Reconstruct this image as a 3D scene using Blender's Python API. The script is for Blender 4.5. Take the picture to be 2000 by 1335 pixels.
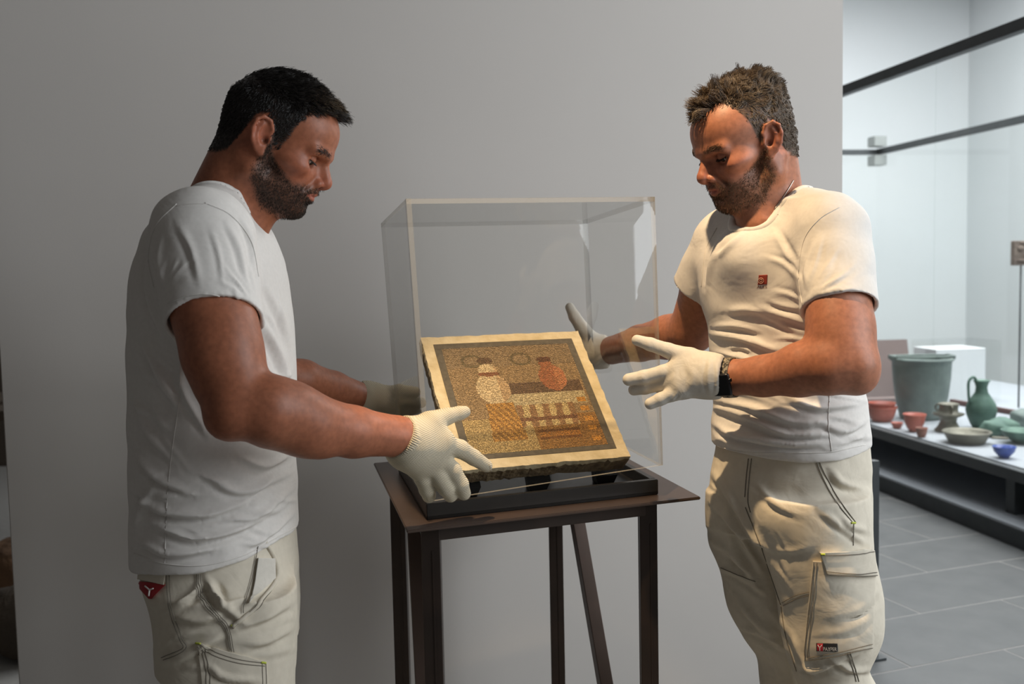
import bpy, bmesh, math, random
import numpy as np
from mathutils import Vector, Matrix
from mathutils.bvhtree import BVHTree

S = bpy.context.scene
for o in list(bpy.data.objects):
    bpy.data.objects.remove(o)
COL = S.collection
R_ = math.radians
random.seed(7)
RNG = np.random.default_rng(7)

# ------------------------------------------------------------------ camera
FPX, IW, IH = 1944.44, 2000.0, 1335.0
CAMZ = 1.36
TILT, ROLL = R_(4.2), R_(1.2)
_f = np.array([0, math.cos(TILT), -math.sin(TILT)])
_u0 = np.array([0, math.sin(TILT), math.cos(TILT)])
_r0 = np.array([1.0, 0, 0])
CR = math.cos(ROLL) * _r0 - math.sin(ROLL) * _u0
CU = math.sin(ROLL) * _r0 + math.cos(ROLL) * _u0
CO = np.array([0, 0, CAMZ])
cam_d = bpy.data.cameras.new('camera')
cam = bpy.data.objects.new('camera', cam_d)
COL.objects.link(cam)
cam.matrix_world = Matrix(((CR[0], CU[0], -_f[0], 0), (CR[1], CU[1], -_f[1], 0), (CR[2], CU[2], -_f[2], CAMZ), (0, 0, 0, 1)))
cam_d.sensor_width = 36.0
cam_d.lens = FPX / IW * 36.0
cam_d.clip_start = 0.05
cam_d.dof.use_dof = True
cam_d.dof.focus_distance = 1.88
cam_d.dof.aperture_fstop = 4.6
S.camera = cam


def P(px, py, Y=None, Z=None):
    """a picture position turned into a world point at depth Y or height Z"""
    d = _f + CR * (px - IW / 2) / FPX - CU * (py - IH / 2) / FPX
    t = Y / d[1] if Y is not None else (Z - CAMZ) / d[2]
    return CO + t * d


# ------------------------------------------------------------------ light
S.view_settings.view_transform = 'Standard'
S.view_settings.look = 'None'
S.view_settings.gamma = 1.0
S.view_settings.use_curve_mapping = False
S.view_settings.exposure = 0.0
w = bpy.data.worlds.new('gallery_ambient')
S.world = w
w.use_nodes = True
w.node_tree.nodes['Background'].inputs[0].default_value = (1.0, 0.95, 0.90, 1)
w.node_tree.nodes['Background'].inputs[1].default_value = 0.085


def light(name, kind, loc, target, energy, color, **kw):
    d = bpy.data.lights.new(name, kind)
    d.energy = energy
    d.color = color
    for k, v in kw.items():
        setattr(d, k, v)
    o = bpy.data.objects.new(name, d)
    COL.objects.link(o)
    o.location = loc
    o.rotation_euler = (Vector(target) - Vector(loc)).to_track_quat('-Z', 'Y').to_euler()
    return o


# warm track spotlight over the stand
light('track_spotlight', 'SPOT', (-0.08, 1.22, 3.35), (0.20, 1.86, 0.9), 345, (1.0, 0.72, 0.42), spot_size=R_(29), spot_blend=0.62, shadow_soft_size=0.035)
# daylight of the tall gallery window on the right
light('gallery_window_light', 'AREA', (2.75, 0.75, 2.2), (0.7, 2.6, 1.3), 88, (0.91, 0.96, 1.0), shape='RECTANGLE', size=1.8, size_y=2.2)
# ceiling daylight panel of the next room
light('skylight_panel', 'AREA', (3.6, 6.6, 4.2), (3.3, 7.0, 0), 620, (0.98, 0.99, 1.0), shape='RECTANGLE', size=3.5, size_y=6.0)


# ------------------------------------------------------------------ materials
def lin(r, g, b):
    def c(v):
        v = v / 255.0
        return v / 12.92 if v <= 0.04045 else ((v + 0.055) / 1.055) ** 2.4
    return (c(r), c(g), c(b), 1.0)


def mat(name, col, rough=0.6, metal=0.0, noise=None, bump=None, spec=0.5, sss=0.0):
    """noise=(scale, colour2, amount) bump=(scale, strength, distance)"""
    m = bpy.data.materials.new(name)
    m.use_nodes = True
    nt = m.node_tree
    b = nt.nodes['Principled BSDF']
    b.inputs['Base Color'].default_value = col
    b.inputs['Roughness'].default_value = rough
    b.inputs['Metallic'].default_value = metal
    b.inputs['Specular IOR Level'].default_value = spec
    if sss:
        b.inputs['Subsurface Weight'].default_value = sss
        b.inputs['Subsurface Radius'].default_value = (0.010, 0.004, 0.002)
        b.inputs['Subsurface Scale'].default_value = 0.5
    tc = nt.nodes.new('ShaderNodeTexCoord')
    if noise:
        n = nt.nodes.new('ShaderNodeTexNoise')
        n.inputs['Scale'].default_value = noise[0]
        n.inputs['Detail'].default_value = 6
        nt.links.new(tc.outputs['Object'], n.inputs['Vector'])
        r = nt.nodes.new('ShaderNodeValToRGB')
        r.color_ramp.elements[0].position = 0.5 - noise[2] / 2
        r.color_ramp.elements[1].position = 0.5 + noise[2] / 2
        r.color_ramp.elements[0].color = col
        r.color_ramp.elements[1].color = noise[1]
        nt.links.new(n.outputs['Fac'], r.inputs['Fac'])
        nt.links.new(r.outputs['Color'], b.inputs['Base Color'])
    if bump:
        n2 = nt.nodes.new('ShaderNodeTexNoise')
        n2.inputs['Scale'].default_value = bump[0]
        n2.inputs['Detail'].default_value = 5
        nt.links.new(tc.outputs['Object'], n2.inputs['Vector'])
        bp = nt.nodes.new('ShaderNodeBump')
        bp.inputs['Strength'].default_value = bump[1]
        bp.inputs['Distance'].default_value = bump[2]
        nt.links.new(n2.outputs['Fac'], bp.inputs['Height'])
        nt.links.new(bp.outputs['Normal'], b.inputs['Normal'])
    return m


def attr_mat(name, attr, rough=0.6, bump=None, spec=0.5, sss=0.0, grain=None):
    """base colour comes from a colour attribute of the mesh; grain=(scale, amount) varies it a little"""
    m = mat(name, (0.5, 0.5, 0.5, 1), rough, bump=bump, spec=spec, sss=sss)
    nt = m.node_tree
    a = nt.nodes.new('ShaderNodeAttribute')
    a.attribute_name = attr
    b = nt.nodes['Principled BSDF']
    src = a.outputs['Color']
    if grain:
        tc = nt.nodes.new('ShaderNodeTexCoord')
        n = nt.nodes.new('ShaderNodeTexNoise')
        n.inputs['Scale'].default_value = grain[0]
        n.inputs['Detail'].default_value = 4
        nt.links.new(tc.outputs['Object'], n.inputs['Vector'])
        mr = nt.nodes.new('ShaderNodeMapRange')
        mr.inputs['From Min'].default_value = 0.3
        mr.inputs['From Max'].default_value = 0.7
        mr.inputs['To Min'].default_value = 1 - grain[1]
        mr.inputs['To Max'].default_value = 1 + grain[1]
        nt.links.new(n.outputs['Fac'], mr.inputs['Value'])
        mx = nt.nodes.new('ShaderNodeMix')
        mx.data_type = 'RGBA'
        mx.blend_type = 'MULTIPLY'
        mx.inputs['Factor'].default_value = 1
        nt.links.new(src, mx.inputs['A'])
        nt.links.new(mr.outputs['Result'], mx.inputs['B'])
        src = mx.outputs['Result']
    nt.links.new(src, b.inputs['Base Color'])
    return m


def pane_mat(name, tint, ior=1.49):
    """clear sheet: straight see-through plus a fresnel mirror on the outer side of each face"""
    m = bpy.data.materials.new(name)
    m.use_nodes = True
    nt = m.node_tree
    nt.nodes.remove(nt.nodes['Principled BSDF'])
    out = nt.nodes['Material Output']
    tr = nt.nodes.new('ShaderNodeBsdfTransparent')
    tr.inputs[0].default_value = tint
    gl = nt.nodes.new('ShaderNodeBsdfGlossy')
    gl.inputs['Roughness'].default_value = 0.015
    fr = nt.nodes.new('ShaderNodeFresnel')
    fr.inputs['IOR'].default_value = ior
    ge = nt.nodes.new('ShaderNodeNewGeometry')
    mu = nt.nodes.new('ShaderNodeMath')
    mu.operation = 'SUBTRACT'
    mu.use_clamp = True
    nt.links.new(fr.outputs[0], mu.inputs[0])
    nt.links.new(ge.outputs['Backfacing'], mu.inputs[1])
    mx = nt.nodes.new('ShaderNodeMixShader')
    nt.links.new(mu.outputs[0], mx.inputs[0])
    nt.links.new(tr.outputs[0], mx.inputs[1])
    nt.links.new(gl.outputs[0], mx.inputs[2])
    nt.links.new(mx.outputs[0], out.inputs['Surface'])
    return m


# ------------------------------------------------------------------ object helpers
def tag(o, label=None, cat=None, group=None, kind=None):
    for k, v in (('label', label), ('category', cat), ('group', group), ('kind', kind)):
        if v:
            o[k] = v
    return o


def empty(name, loc=(0, 0, 0), rz=0):
    o = bpy.data.objects.new(name, None)
    o.empty_display_size = 0.05
    COL.objects.link(o)
    o.location = loc
    o.rotation_euler = (0, 0, rz)
    return o


def link(name, me, m=None, parent=None, smooth=False):
    o = bpy.data.objects.new(name, me)
    COL.objects.link(o)
    if m is not None and not me.materials:
        me.materials.append(m)
    if parent is not None:
        o.parent = parent
    if smooth:
        me.polygons.foreach_set('use_smooth', np.ones(len(me.polygons), bool))
    return o


def from_bm(name, bm, m=None, parent=None, smooth=False):
    me = bpy.data.meshes.new(name)
    bmesh.ops.recalc_face_normals(bm, faces=bm.faces)
    bm.to_mesh(me)
    bm.free()
    return link(name, me, m, parent, smooth)


def box(bm, c, s, M=None, bevel=0.0):
    r = bmesh.ops.create_cube(bm, size=1.0)
    vs = r['verts']
    bmesh.ops.scale(bm, vec=s, verts=vs)
    bmesh.ops.translate(bm, vec=c, verts=vs)
    if bevel:
        es = list({e for v in vs for e in v.link_edges})
        rb = bmesh.ops.bevel(bm, geom=es, offset=bevel, segments=2, affect='EDGES', profile=0.5)
        vs = list({v for f in rb['faces'] for v in f.verts} | {v for v in vs if v.is_valid})
    if M is not None:
        bmesh.ops.transform(bm, matrix=M, verts=vs)
    return vs


def box_obj(name, c, s, m, parent=None, bevel=0.002, M=None):
    bm = bmesh.new()
    box(bm, c, s, M, bevel)
    return from_bm(name, bm, m, parent)


def frame_from(axis_pts):
    """4x4 matrix whose local Z runs a->b"""
    a, b = Vector(axis_pts[0]), Vector(axis_pts[1])
    q = (b - a).to_track_quat('Z', 'Y')
    return Matrix.Translation(a) @ q.to_matrix().to_4x4(), (b - a).length


def bar(bm, a, b, w, d, yaw=0.0, bevel=0.0015):
    """square bar from a to b"""
    M, L = frame_from((a, b))
    return box(bm, (0, 0, L / 2), (w, d, L), M @ Matrix.Rotation(yaw, 4, 'Z'), bevel)


def prism_obj(name, pts, z0, z1, m, parent=None, bevel=0.0):
    bm = bmesh.new()
    lo = [bm.verts.new((x, y, z0)) for x, y in pts]
    hi = [bm.verts.new((x, y, z1)) for x, y in pts]
    bm.faces.new(lo[::-1])
    bm.faces.new(hi)
    n = len(pts)
    for i in range(n):
        bm.faces.new((lo[i], lo[(i + 1) % n], hi[(i + 1) % n], hi[i]))
    if bevel:
        bmesh.ops.bevel(bm, geom=list(bm.edges), offset=bevel, segments=2, affect='EDGES')
    return from_bm(name, bm, m, parent)


def lathe_bm(profile, n=40, sx=1.0, sy=1.0):
    """profile: closed-ended list of (r, z) from the bottom axis round to the top axis or inner floor"""
    bm = bmesh.new()
    rings = []
    for r, z in profile:
        if r < 1e-5:
            rings.append([bm.verts.new((0, 0, z))])
        else:
            rings.append([bm.verts.new((r * sx * math.cos(2 * math.pi * i / n), r * sy * math.sin(2 * math.pi * i / n), z)) for i in range(n)])
    for a, b in zip(rings, rings[1:]):
        for i in range(n):
            j = (i + 1) % n
            if len(a) == 1 and len(b) > 1:
                bm.faces.new((a[0], b[i], b[j]))
            elif len(b) == 1 and len(a) > 1:
                bm.faces.new((a[i], b[0], a[j]))
            elif len(a) > 1:
                bm.faces.new((a[i], b[i], b[j], a[j]))
    return bm


def tube_verts(pts, rad, n=6):
    """numpy tube along a polyline; returns verts, faces"""
    pts = np.asarray(pts, float)
    m = len(pts)
    rad = np.broadcast_to(rad, (m,))
    t = np.gradient(pts, axis=0)
    t /= np.linalg.norm(t, axis=1)[:, None] + 1e-9
    up = np.array([0.13, 0.31, 0.94])
    V, F = [], []
    for i in range(m):
        a = np.cross(t[i], up)
        a /= np.linalg.norm(a) + 1e-9
        b = np.cross(t[i], a)
        for k in range(n):
            th = 2 * math.pi * k / n
            V.append(pts[i] + rad[i] * (a * math.cos(th) + b * math.sin(th)))
    for i in range(m - 1):
        for k in range(n):
            k2 = (k + 1) % n
            F.append((i * n + k, i * n + k2, (i + 1) * n + k2, (i + 1) * n + k))
    F.append(tuple(range(n))[::-1])
    F.append(tuple((m - 1) * n + k for k in range(n)))
    return V, F


def tubes_obj(name, polylines, rad, m, parent=None, n=6, smooth=True):
    V, F = [], []
    for pl in polylines:
        if len(pl) < 2:
            continue
        v, f = tube_verts(pl, rad, n)
        o = len(V)
        V += v
        F += [tuple(i + o for i in q) for q in f]
    me = bpy.data.meshes.new(name)
    me.from_pydata([tuple(v) for v in V], [], F)
    return link(name, me, m, parent, smooth)


def spline(pts, n=60):
    """Catmull-Rom through the points"""
    p = np.asarray(pts, float)
    p = np.vstack([2 * p[0] - p[1], p, 2 * p[-1] - p[-2]])
    out = []
    seg = len(p) - 3
    for i in range(n):
        t = i / (n - 1) * seg
        k = min(int(t), seg - 1)
        t -= k
        a, b, c, d = p[k:k + 4]
        out.append(0.5 * ((2 * b) + (c - a) * t + (2 * a - 5 * b + 4 * c - d) * t * t + (3 * b - a - 3 * c + d) * t ** 3))
    return np.array(out)

# ------------------------------------------------------------------ the room
M_WALL = mat('grey_wall_paint', lin(196, 191, 186), 0.85, noise=(1.3, lin(190, 185, 180), 0.5), bump=(260, 0.12, 0.001))
M_WHITE = mat('white_wall_paint', lin(222, 226, 228), 0.9, noise=(0.8, lin(214, 220, 222), 0.6))
M_TILE = mat('grey_stone_tile', lin(96, 98, 98), 0.5, noise=(7.0, lin(80, 83, 84), 0.5), bump=(90, 0.1, 0.002))
M_GROUT = mat('pale_grout', lin(150, 149, 146), 0.9, noise=(30, lin(138, 137, 134), 0.6))
M_STEEL = mat('blackened_steel', lin(52, 45, 41), 0.42, 0.55, noise=(14, lin(66, 54, 48), 0.5), bump=(60, 0.05, 0.001))
M_STEELP = mat('browned_steel_plate', lin(74, 62, 55), 0.36, 0.5, noise=(9, lin(92, 76, 68), 0.6), bump=(40, 0.06, 0.001))
M_BLACK = mat('black_lacquer', lin(22, 21, 20), 0.38, noise=(30, lin(30, 28, 26), 0.5))
M_DARK = mat('dark_bronze_frame', lin(62, 66, 68), 0.5, 0.3, noise=(12, lin(72, 76, 78), 0.5))

# grid of the gallery: the wall, stand and tiles are turned 18-20 degrees to the view
WA = R_(18)
wu = np.array([math.cos(WA), math.sin(WA)])
wv = np.array([-math.sin(WA), math.cos(WA)])
w0 = np.array([0.0, 2.78])


def wpt(s, d):
    q = w0 + wu * s + wv * d
    return (q[0], q[1])


tag(prism_obj('wall_partition', [wpt(-1.292, 0), wpt(1.09, 0), wpt(1.09, 0.25), wpt(-1.292, 0.25)], 0.0, 3.9, M_WALL, bevel=0.002), kind='structure')

# floor slab with tiles laid on it
fl = prism_obj('floor', [(-7, -2.5), (9, -2.5), (9, 13), (-7, 13)], -0.12, -0.0015, M_GROUT)
tag(fl, kind='structure')
ta = R_(20)
tu = np.array([math.cos(ta), math.sin(ta)])
tv = np.array([-math.sin(ta), math.cos(ta)])
TW, TH = 0.80, 0.395
tile_me = None
off0 = 3.79 - 10 * TH
for r in range(0, 22):
    for c in range(-3, 9):
        cx = (c + 0.5 * (r % 2)) * TW + 0.35
        q = tu * (cx + TW / 2) + tv * (off0 + (r + 0.5) * TH)
        if not (0.2 < q[0] < 3.6 and 2.2 < q[1] < 7.2):
            continue
        if q[0] < 0.25 * q[1] - 0.3 or q[0] > 0.62 * q[1] + 0.5:
            continue
        if tile_me is None:
            bm = bmesh.new()
            box(bm, (0, 0, -0.004), (TW - 0.008, TH - 0.008, 0.008), None, 0.0015)
            tile_o = from_bm('floor_tile', bm, M_TILE, fl)
            tile_me = tile_o.data
        else:
            tile_o = bpy.data.objects.new('floor_tile', tile_me)
            COL.objects.link(tile_o)
            tile_o.parent = fl
        tile_o.location = (q[0], q[1], RNG.uniform(-0.0008, 0.0))
        tile_o.rotation_euler = (0, 0, ta)

# white walls of the next room and the dim room on the left
tag(prism_obj('wall_back', [(0.6, 11.6), (8.6, 11.6), (8.6, 11.8), (0.6, 11.8)], 0, 5.0, M_WHITE), kind='structure')
tag(prism_obj('wall_right', [(5.3, 5.2), (5.5, 5.2), (5.5, 11.6), (5.3, 11.6)], 0, 5.0, M_WHITE), kind='structure')
M_DIM = mat('dim_brown_wall', lin(86, 76, 66), 0.9, noise=(2, lin(70, 62, 55), 0.6))
tag(prism_obj('wall_left', [(-6.2, 7.2), (0.45, 7.2), (0.45, 7.4), (-6.2, 7.4)], 0, 4.0, M_DIM), kind='structure')

# ------------------------------------------------------------------ the steel stand
su = np.array([math.cos(R_(20.5)), math.sin(R_(20.5))])
sv = np.array([-math.sin(R_(13.0)), math.cos(R_(13.0))])
sn = np.array([-0.191, 1.717])          # nearest corner of the plate
PZ = 0.907


def spt(a, b):
    q = sn + su * a + sv * b
    return q


def s3(a, b, z):
    q = spt(a, b)
    return (q[0], q[1], z)


stand = empty('display_stand', s3(0.29, 0.32, 0))
tag(stand, 'dark steel display stand with a flat plate top and slanted struts, carrying the stone panel', 'display stand')
SOFF = Vector(stand.location)


def under(o, parent=None):
    """parent o (built in world coordinates) to an empty without moving it"""
    p = parent
    o.parent = p
    o.matrix_parent_inverse = Matrix.Translation(-Vector(p.location))
    return o


pl = [tuple(spt(0, 0)), tuple(spt(0.592, 0)), tuple(spt(0.592, 0.64)), tuple(spt(0, 0.64))]
under(prism_obj('top_plate', pl, PZ - 0.006, PZ, M_STEELP, bevel=0.0015), stand)
LA = R_(17)
legs = {'fl': (0.050, 0.045), 'fr': (0.492, 0.045), 'bl': (0.050, 0.585), 'br': (0.450, 0.585)}
for k, (a, b) in legs.items():
    bm = bmesh.new()
    p = spt(a, b)
    box(bm, (p[0], p[1], (PZ - 0.006) / 2), (0.034, 0.034, PZ - 0.006), None, 0.0015)
    o = from_bm('leg', bm, M_STEEL)
    bpy.context.view_layer.update()
    under(o, stand)
    # a thin weld line proud on each leg face
    bm = bmesh.new()
    box(bm, (p[0] + 0.004, p[1] - 0.0175, (PZ - 0.04) / 2), (0.003, 0.002, PZ - 0.06), None, 0)
    o2 = from_bm('leg_seam', bm, M_STEEL)
    o2.parent = o
for (k1, k2) in (('fl', 'fr'), ('bl', 'br'), ('fl', 'bl'), ('fr', 'br')):
    bm = bmesh.new()
    a = s3(*legs[k1], PZ - 0.020)
    b = s3(*legs[k2], PZ - 0.020)
    bar(bm, a, b, 0.028, 0.028)
    under(from_bm('top_rail', bm, M_STEEL), stand)
for (k1, k2) in (('bl', 'fl'), ('br', 'fr')):
    bm = bmesh.new()
    a = np.array(s3(legs[k1][0] + 0.032, legs[k1][1] - 0.01, PZ - 0.03))
    b = np.array(s3(legs[k2][0] - 0.005, legs[k2][1] + 0.03, 0.03))
    bar(bm, a, b, 0.030, 0.030)
    under(from_bm('strut', bm, M_STEELP), stand)

# black tray the cover sits in
tray = empty('cover_tray', s3(0.05, 0.06, PZ))
tag(tray, 'shallow black rectangular tray with a raised rim on the steel plate', 'tray')
TA0, TA1, TB0, TB1 = 0.044, 0.520, 0.052, 0.50
TZ = PZ + 0.0005
for nm, (a0, a1, b0, b1, z0, z1) in {
    'tray_base': (TA0, TA1, TB0, TB1, TZ, TZ + 0.008),
    'front_rim': (TA0, TA1, TB0, TB0 + 0.014, TZ, TZ + 0.030),
    'back_rim': (TA0, TA1, TB1 - 0.014, TB1, TZ, TZ + 0.030),
    'side_rim': (TA0, TA0 + 0.014, TB0 + 0.014, TB1 - 0.014, TZ, TZ + 0.030),
    'side_rim.001': (TA1 - 0.014, TA1, TB0 + 0.014, TB1 - 0.014, TZ, TZ + 0.030)}.items():
    o = prism_obj(nm, [tuple(spt(a0, b0)), tuple(spt(a1, b0)), tuple(spt(a1, b1)), tuple(spt(a0, b1))], z0, z1, M_BLACK, bevel=0.0012)
    under(o, tray)

# ------------------------------------------------------------------ stone panel with tessera field
PW, PL_, PT = 0.366, 0.366, 0.046
M_STONE = mat('cream_limestone', lin(222, 208, 176), 0.85, noise=(28, lin(186, 168, 130), 0.5), bump=(70, 0.6, 0.004))
M_STONES = mat('brown_rough_mortar', lin(104, 86, 62), 0.95, noise=(45, lin(150, 130, 96), 0.5), bump=(55, 1.0, 0.008))
M_BAND = mat('dark_stone_band', lin(74, 68, 58), 0.75, noise=(90, lin(98, 90, 76), 0.5), bump=(120, 0.4, 0.002))
c_fl = np.array([*spt(0.113, 0.120), 0.977])    # front left top corner
tiltp = R_(41)
ax_u = np.array([math.cos(R_(18)), math.sin(R_(18)), 0])
ax_b = np.array([-math.sin(R_(15)), math.cos(R_(15)), 0]) * math.cos(tiltp) + np.array([0, 0, math.sin(tiltp)])
ax_b = ax_b - ax_u * np.dot(ax_b, ax_u)
ax_b /= np.linalg.norm(ax_b)
ax_n = np.cross(ax_u, ax_b)
MP = Matrix(((ax_u[0], ax_b[0], ax_n[0], c_fl[0]), (ax_u[1], ax_b[1], ax_n[1], c_fl[1]), (ax_u[2], ax_b[2], ax_n[2], c_fl[2]), (0, 0, 0, 1)))
panel = empty('mosaic_panel')
panel.matrix_world = MP
tag(panel, 'square mosaic slab with dark band and cream rim leaning in the black tray', 'mosaic panel')
# slab body, rim chipped by noise
bm = bmesh.new()
nx, ny = 60, 66
rng = np.random.default_rng(3)
rim = []
for i in range(nx):
    rim.append((i / nx * PW, 0))
for j in range(ny):
    rim.append((PW, j / ny * PL_))
for i in range(nx):
    rim.append((PW - i / nx * PW, PL_))
for j in range(ny):
    rim.append((0, PL_ - j / ny * PL_))
N = len(rim)
top, mid, bot, inn = [], [], [], []
ch = np.convolve(np.abs(rng.normal(0, 0.0022, N + 6)), np.ones(3) / 3, 'same')
for k, (x, y) in enumerate(rim):
    dx, dy = PW / 2 - x, PL_ / 2 - y
    L = math.hypot(dx, dy)
    e = ch[k]
    top.append(bm.verts.new((x + dx / L * e, y + dy / L * e, 0)))
    mid.append(bm.verts.new((x + dx / L * e * 0.5 + rng.normal(0, .0008), y + dy / L * e * 0.5 + rng.normal(0, .0008), -0.010 + rng.normal(0, .002))))
    bot.append(bm.verts.new((x + dx / L * (0.006 + e), y + dy / L * (0.006 + e), -PT + rng.normal(0, .001))))
for k in range(N):
    j = (k + 1) % N
    bm.faces.new((mid[k], mid[j], top[j], top[k])).material_index = 0
    bm.faces.new((bot[k], bot[j], mid[j], mid[k])).material_index = 1
bm.faces.new(top).material_index = 0
bm.faces.new(bot[::-1]).material_index = 1
body = from_bm('slab', bm, None, panel)
body.data.materials.append(M_STONE)
body.data.materials.append(M_STONES)
# dark band: four strips
rim_w, band_w = 0.024, 0.015
for nm, (x0, x1, y0, y1) in {'border_band': (rim_w, PW - rim_w, rim_w, rim_w + band_w * 0.8), 'border_band.001': (rim_w, PW - rim_w, PL_ - rim_w - band_w, PL_ - rim_w),
                             'border_band.002': (rim_w, rim_w + band_w, rim_w + band_w * 0.8, PL_ - rim_w - band_w), 'border_band.003': (PW - rim_w - band_w, PW - rim_w, rim_w + band_w * 0.8, PL_ - rim_w - band_w)}.items():
    o = box_obj(nm, ((x0 + x1) / 2, (y0 + y1) / 2, 0.0002), (x1 - x0, y1 - y0, 0.0016), M_BAND, None, 0.0004)
    o.parent = panel


def ell(x, y, cx, cy, rx, ry):
    return ((x - cx) / rx) ** 2 + ((y - cy) / ry) ** 2 < 1


def tess_colour(x, y):
    """generic stand-in design in the panel's colours: x, y in 0..1 of the field, y up"""
    c = np.array([150, 126, 92.0])
    if y > 0.80:
        c = np.array([140, 120, 92.0])
    # floor of pale squares and ochre
    if y < 0.30:
        c = np.array([178, 154, 104.0]) if x < 0.5 else np.array([150, 110, 58.0])
    # two small wreaths
    for cx in (0.2, 0.58):
        r = math.hypot((x - cx) / 0.075, (y - 0.86) / 0.06)
        if 0.78 < r < 1.12:
            c = np.array([104, 92, 66.0])
    # bench of dark cloth and striped hanging
    if 0.36 < x < 0.98 and 0.40 < y < 0.62:
        c = np.array([98, 76, 58.0]) if y > 0.52 else np.array([186, 172, 136.0])
    if 0.42 < x < 0.86 and 0.20 < y < 0.41:
        s = int((x - 0.42 + 0.10 * (0.4 - y)) / 0.05)
        c = np.array([192, 172, 124.0]) if s % 2 else np.array([146, 112, 78.0])
        if 0.26 < y < 0.29:
            c = np.array([118, 80, 56.0])
    # pale amphora with ochre wrap
    if ell(x, y, 0.30, 0.58, 0.125, 0.15) or ell(x, y, 0.30, 0.76, 0.07, 0.07):
        c = np.array([206, 186, 148.0])
        if (x - 0.3) > 0.05:
            c = np.array([188, 160, 122.0])
    if ell(x, y, 0.30, 0.725, 0.085, 0.022):
        c = np.array([132, 82, 56.0])
    if ell(x, y, 0.30, 0.86, 0.06, 0.035):
        c = np.array([92, 70, 52.0])
    if abs(x - 0.31) < 0.10 + 0.08 * (0.42 - y) and 0.10 < y < 0.44:
        c = np.array([190, 144, 72.0]) if int((x * 1.6 + y) * 26) % 2 else np.array([154, 112, 54.0])
    # round terracotta vessel with handle
    if ell(x, y, 0.78, 0.66, 0.105, 0.13) or ell(x, y, 0.76, 0.80, 0.05, 0.06):
        c = np.array([158, 98, 64.0])
        if x > 0.80:
            c = np.array([176, 116, 78.0])
    if ell(x, y, 0.76, 0.845, 0.06, 0.03):
        c = np.array([92, 58, 40.0])
    # ochre blocks of a carved post
    if 0.90 < x < 0.97 and y < 0.45 and int(y * 22) % 2:
        c = np.array([196, 140, 60.0])
    # ochre footstool
    if 0.52 < x < 0.84 and 0.09 < y < 0.17:
        c = np.array([170, 116, 52.0]) if 0.11 < y < 0.15 else np.array([120, 78, 38.0])
    return c


fx0, fx1 = rim_w + band_w, PW - rim_w - band_w
fy0, fy1 = rim_w + band_w * 0.8, PL_ - rim_w - band_w
tn = 0.0031
nxx, nyy = int((fx1 - fx0) / tn), int((fy1 - fy0) / tn)
V, F, Cc = [], [], []
rng = np.random.default_rng(11)
for j in range(nyy):
    for i in range(nxx):
        jx, jy = rng.uniform(-.15, .15, 2)
        x = fx0 + (i + 0.5 + jx) * (fx1 - fx0) / nxx
        y = fy0 + (j + 0.5 + jy) * (fy1 - fy0) / nyy
        h = rng.uniform(0.0006, 0.0014)
        a = tn * rng.uniform(0.40, 0.46)
        o = len(V)
        V += [(x - a, y - a, 0), (x + a, y - a, 0), (x + a, y + a, 0), (x - a, y + a, 0), (x - a * .85, y - a * .85, h), (x + a * .85, y - a * .85, h), (x + a * .85, y + a * .85, h), (x - a * .85, y + a * .85, h)]
        F += [(o + 4, o + 5, o + 6, o + 7), (o, o + 1, o + 5, o + 4), (o + 1, o + 2, o + 6, o + 5), (o + 2, o + 3, o + 7, o + 6), (o + 3, o, o + 4, o + 7)]
        c = tess_colour((i + .5) / nxx, (j + .5) / nyy) * rng.uniform(0.84, 1.12)
        c = np.clip(c, 0, 255)
        Cc += [lin(*c)] * 8
me = bpy.data.meshes.new('tessera_field')
me.from_pydata(V, [], F)
ca = me.color_attributes.new('tess', 'FLOAT_COLOR', 'POINT')
ca.data.foreach_set('color', np.array(Cc, np.float32).ravel())
tf = link('tessera_field', me, attr_mat('tessera_stone', 'tess', 0.55), panel)
tf['kind'] = 'stuff'
ground = box_obj('mortar_bed', ((fx0 + fx1) / 2, (fy0 + fy1) / 2, -0.001), (fx1 - fx0, fy1 - fy0, 0.0022), mat('tan_mortar', lin(120, 100, 72), 0.95), panel, 0)
# black support blocks and the wedge rest behind the slab
rest = empty('panel_rest', s3(0.28, 0.42, TZ + 0.008))
tag(rest, 'pair of black posts propping the back of the mosaic slab', 'support')
for t in (0.10, 0.50, 0.90):
    q = c_fl + ax_u * (PW * t) + ax_b * 0.03 - ax_n * PT
    bm = bmesh.new()
    zt = q[2] - 0.006
    z0 = TZ + 0.0085
    vs = box(bm, (0, 0, 0), (0.05, 0.05, 1), None, 0)
    for v in vs:
        k = 0.72 if v.co.z < 0 else 1.0
        top_ = v.co.z > 0
        x, y = v.co.x * k, v.co.y * k
        pz = zt + (math.tan(tiltp) * (y + 0.0) if top_ else 0)
        pp = np.array([q[0], q[1]]) + su * x + sv * (y + 0.01)
        v.co = (pp[0], pp[1], (pz + math.tan(tiltp) * 0.01 * 0) if top_ else z0)
    tag(from_bm('support_block', bm, M_BLACK), {0.10: 'small black tapered block under the slab corner beside the knit glove', 0.50: 'small black tapered block under the middle of the slab front edge', 0.90: 'small black tapered block under the slab corner below the lifted cover edge'}[t], 'support block', 'blocks under the mosaic slab')
bm = bmesh.new()
for t in (0.25, 0.75):
    q = c_fl + ax_u * (PW * t) + ax_b * (PL_ * 0.80) - ax_n * (PT + 0.024)
    q0 = np.array([q[0] + sv[0] * 0.0, q[1] + sv[1] * 0.0, TZ + 0.0085])
    bm = bmesh.new()
    bar(bm, tuple(q0), tuple(q), 0.03, 0.03)
    under(from_bm('rest_post', bm, M_BLACK), rest)

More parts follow.
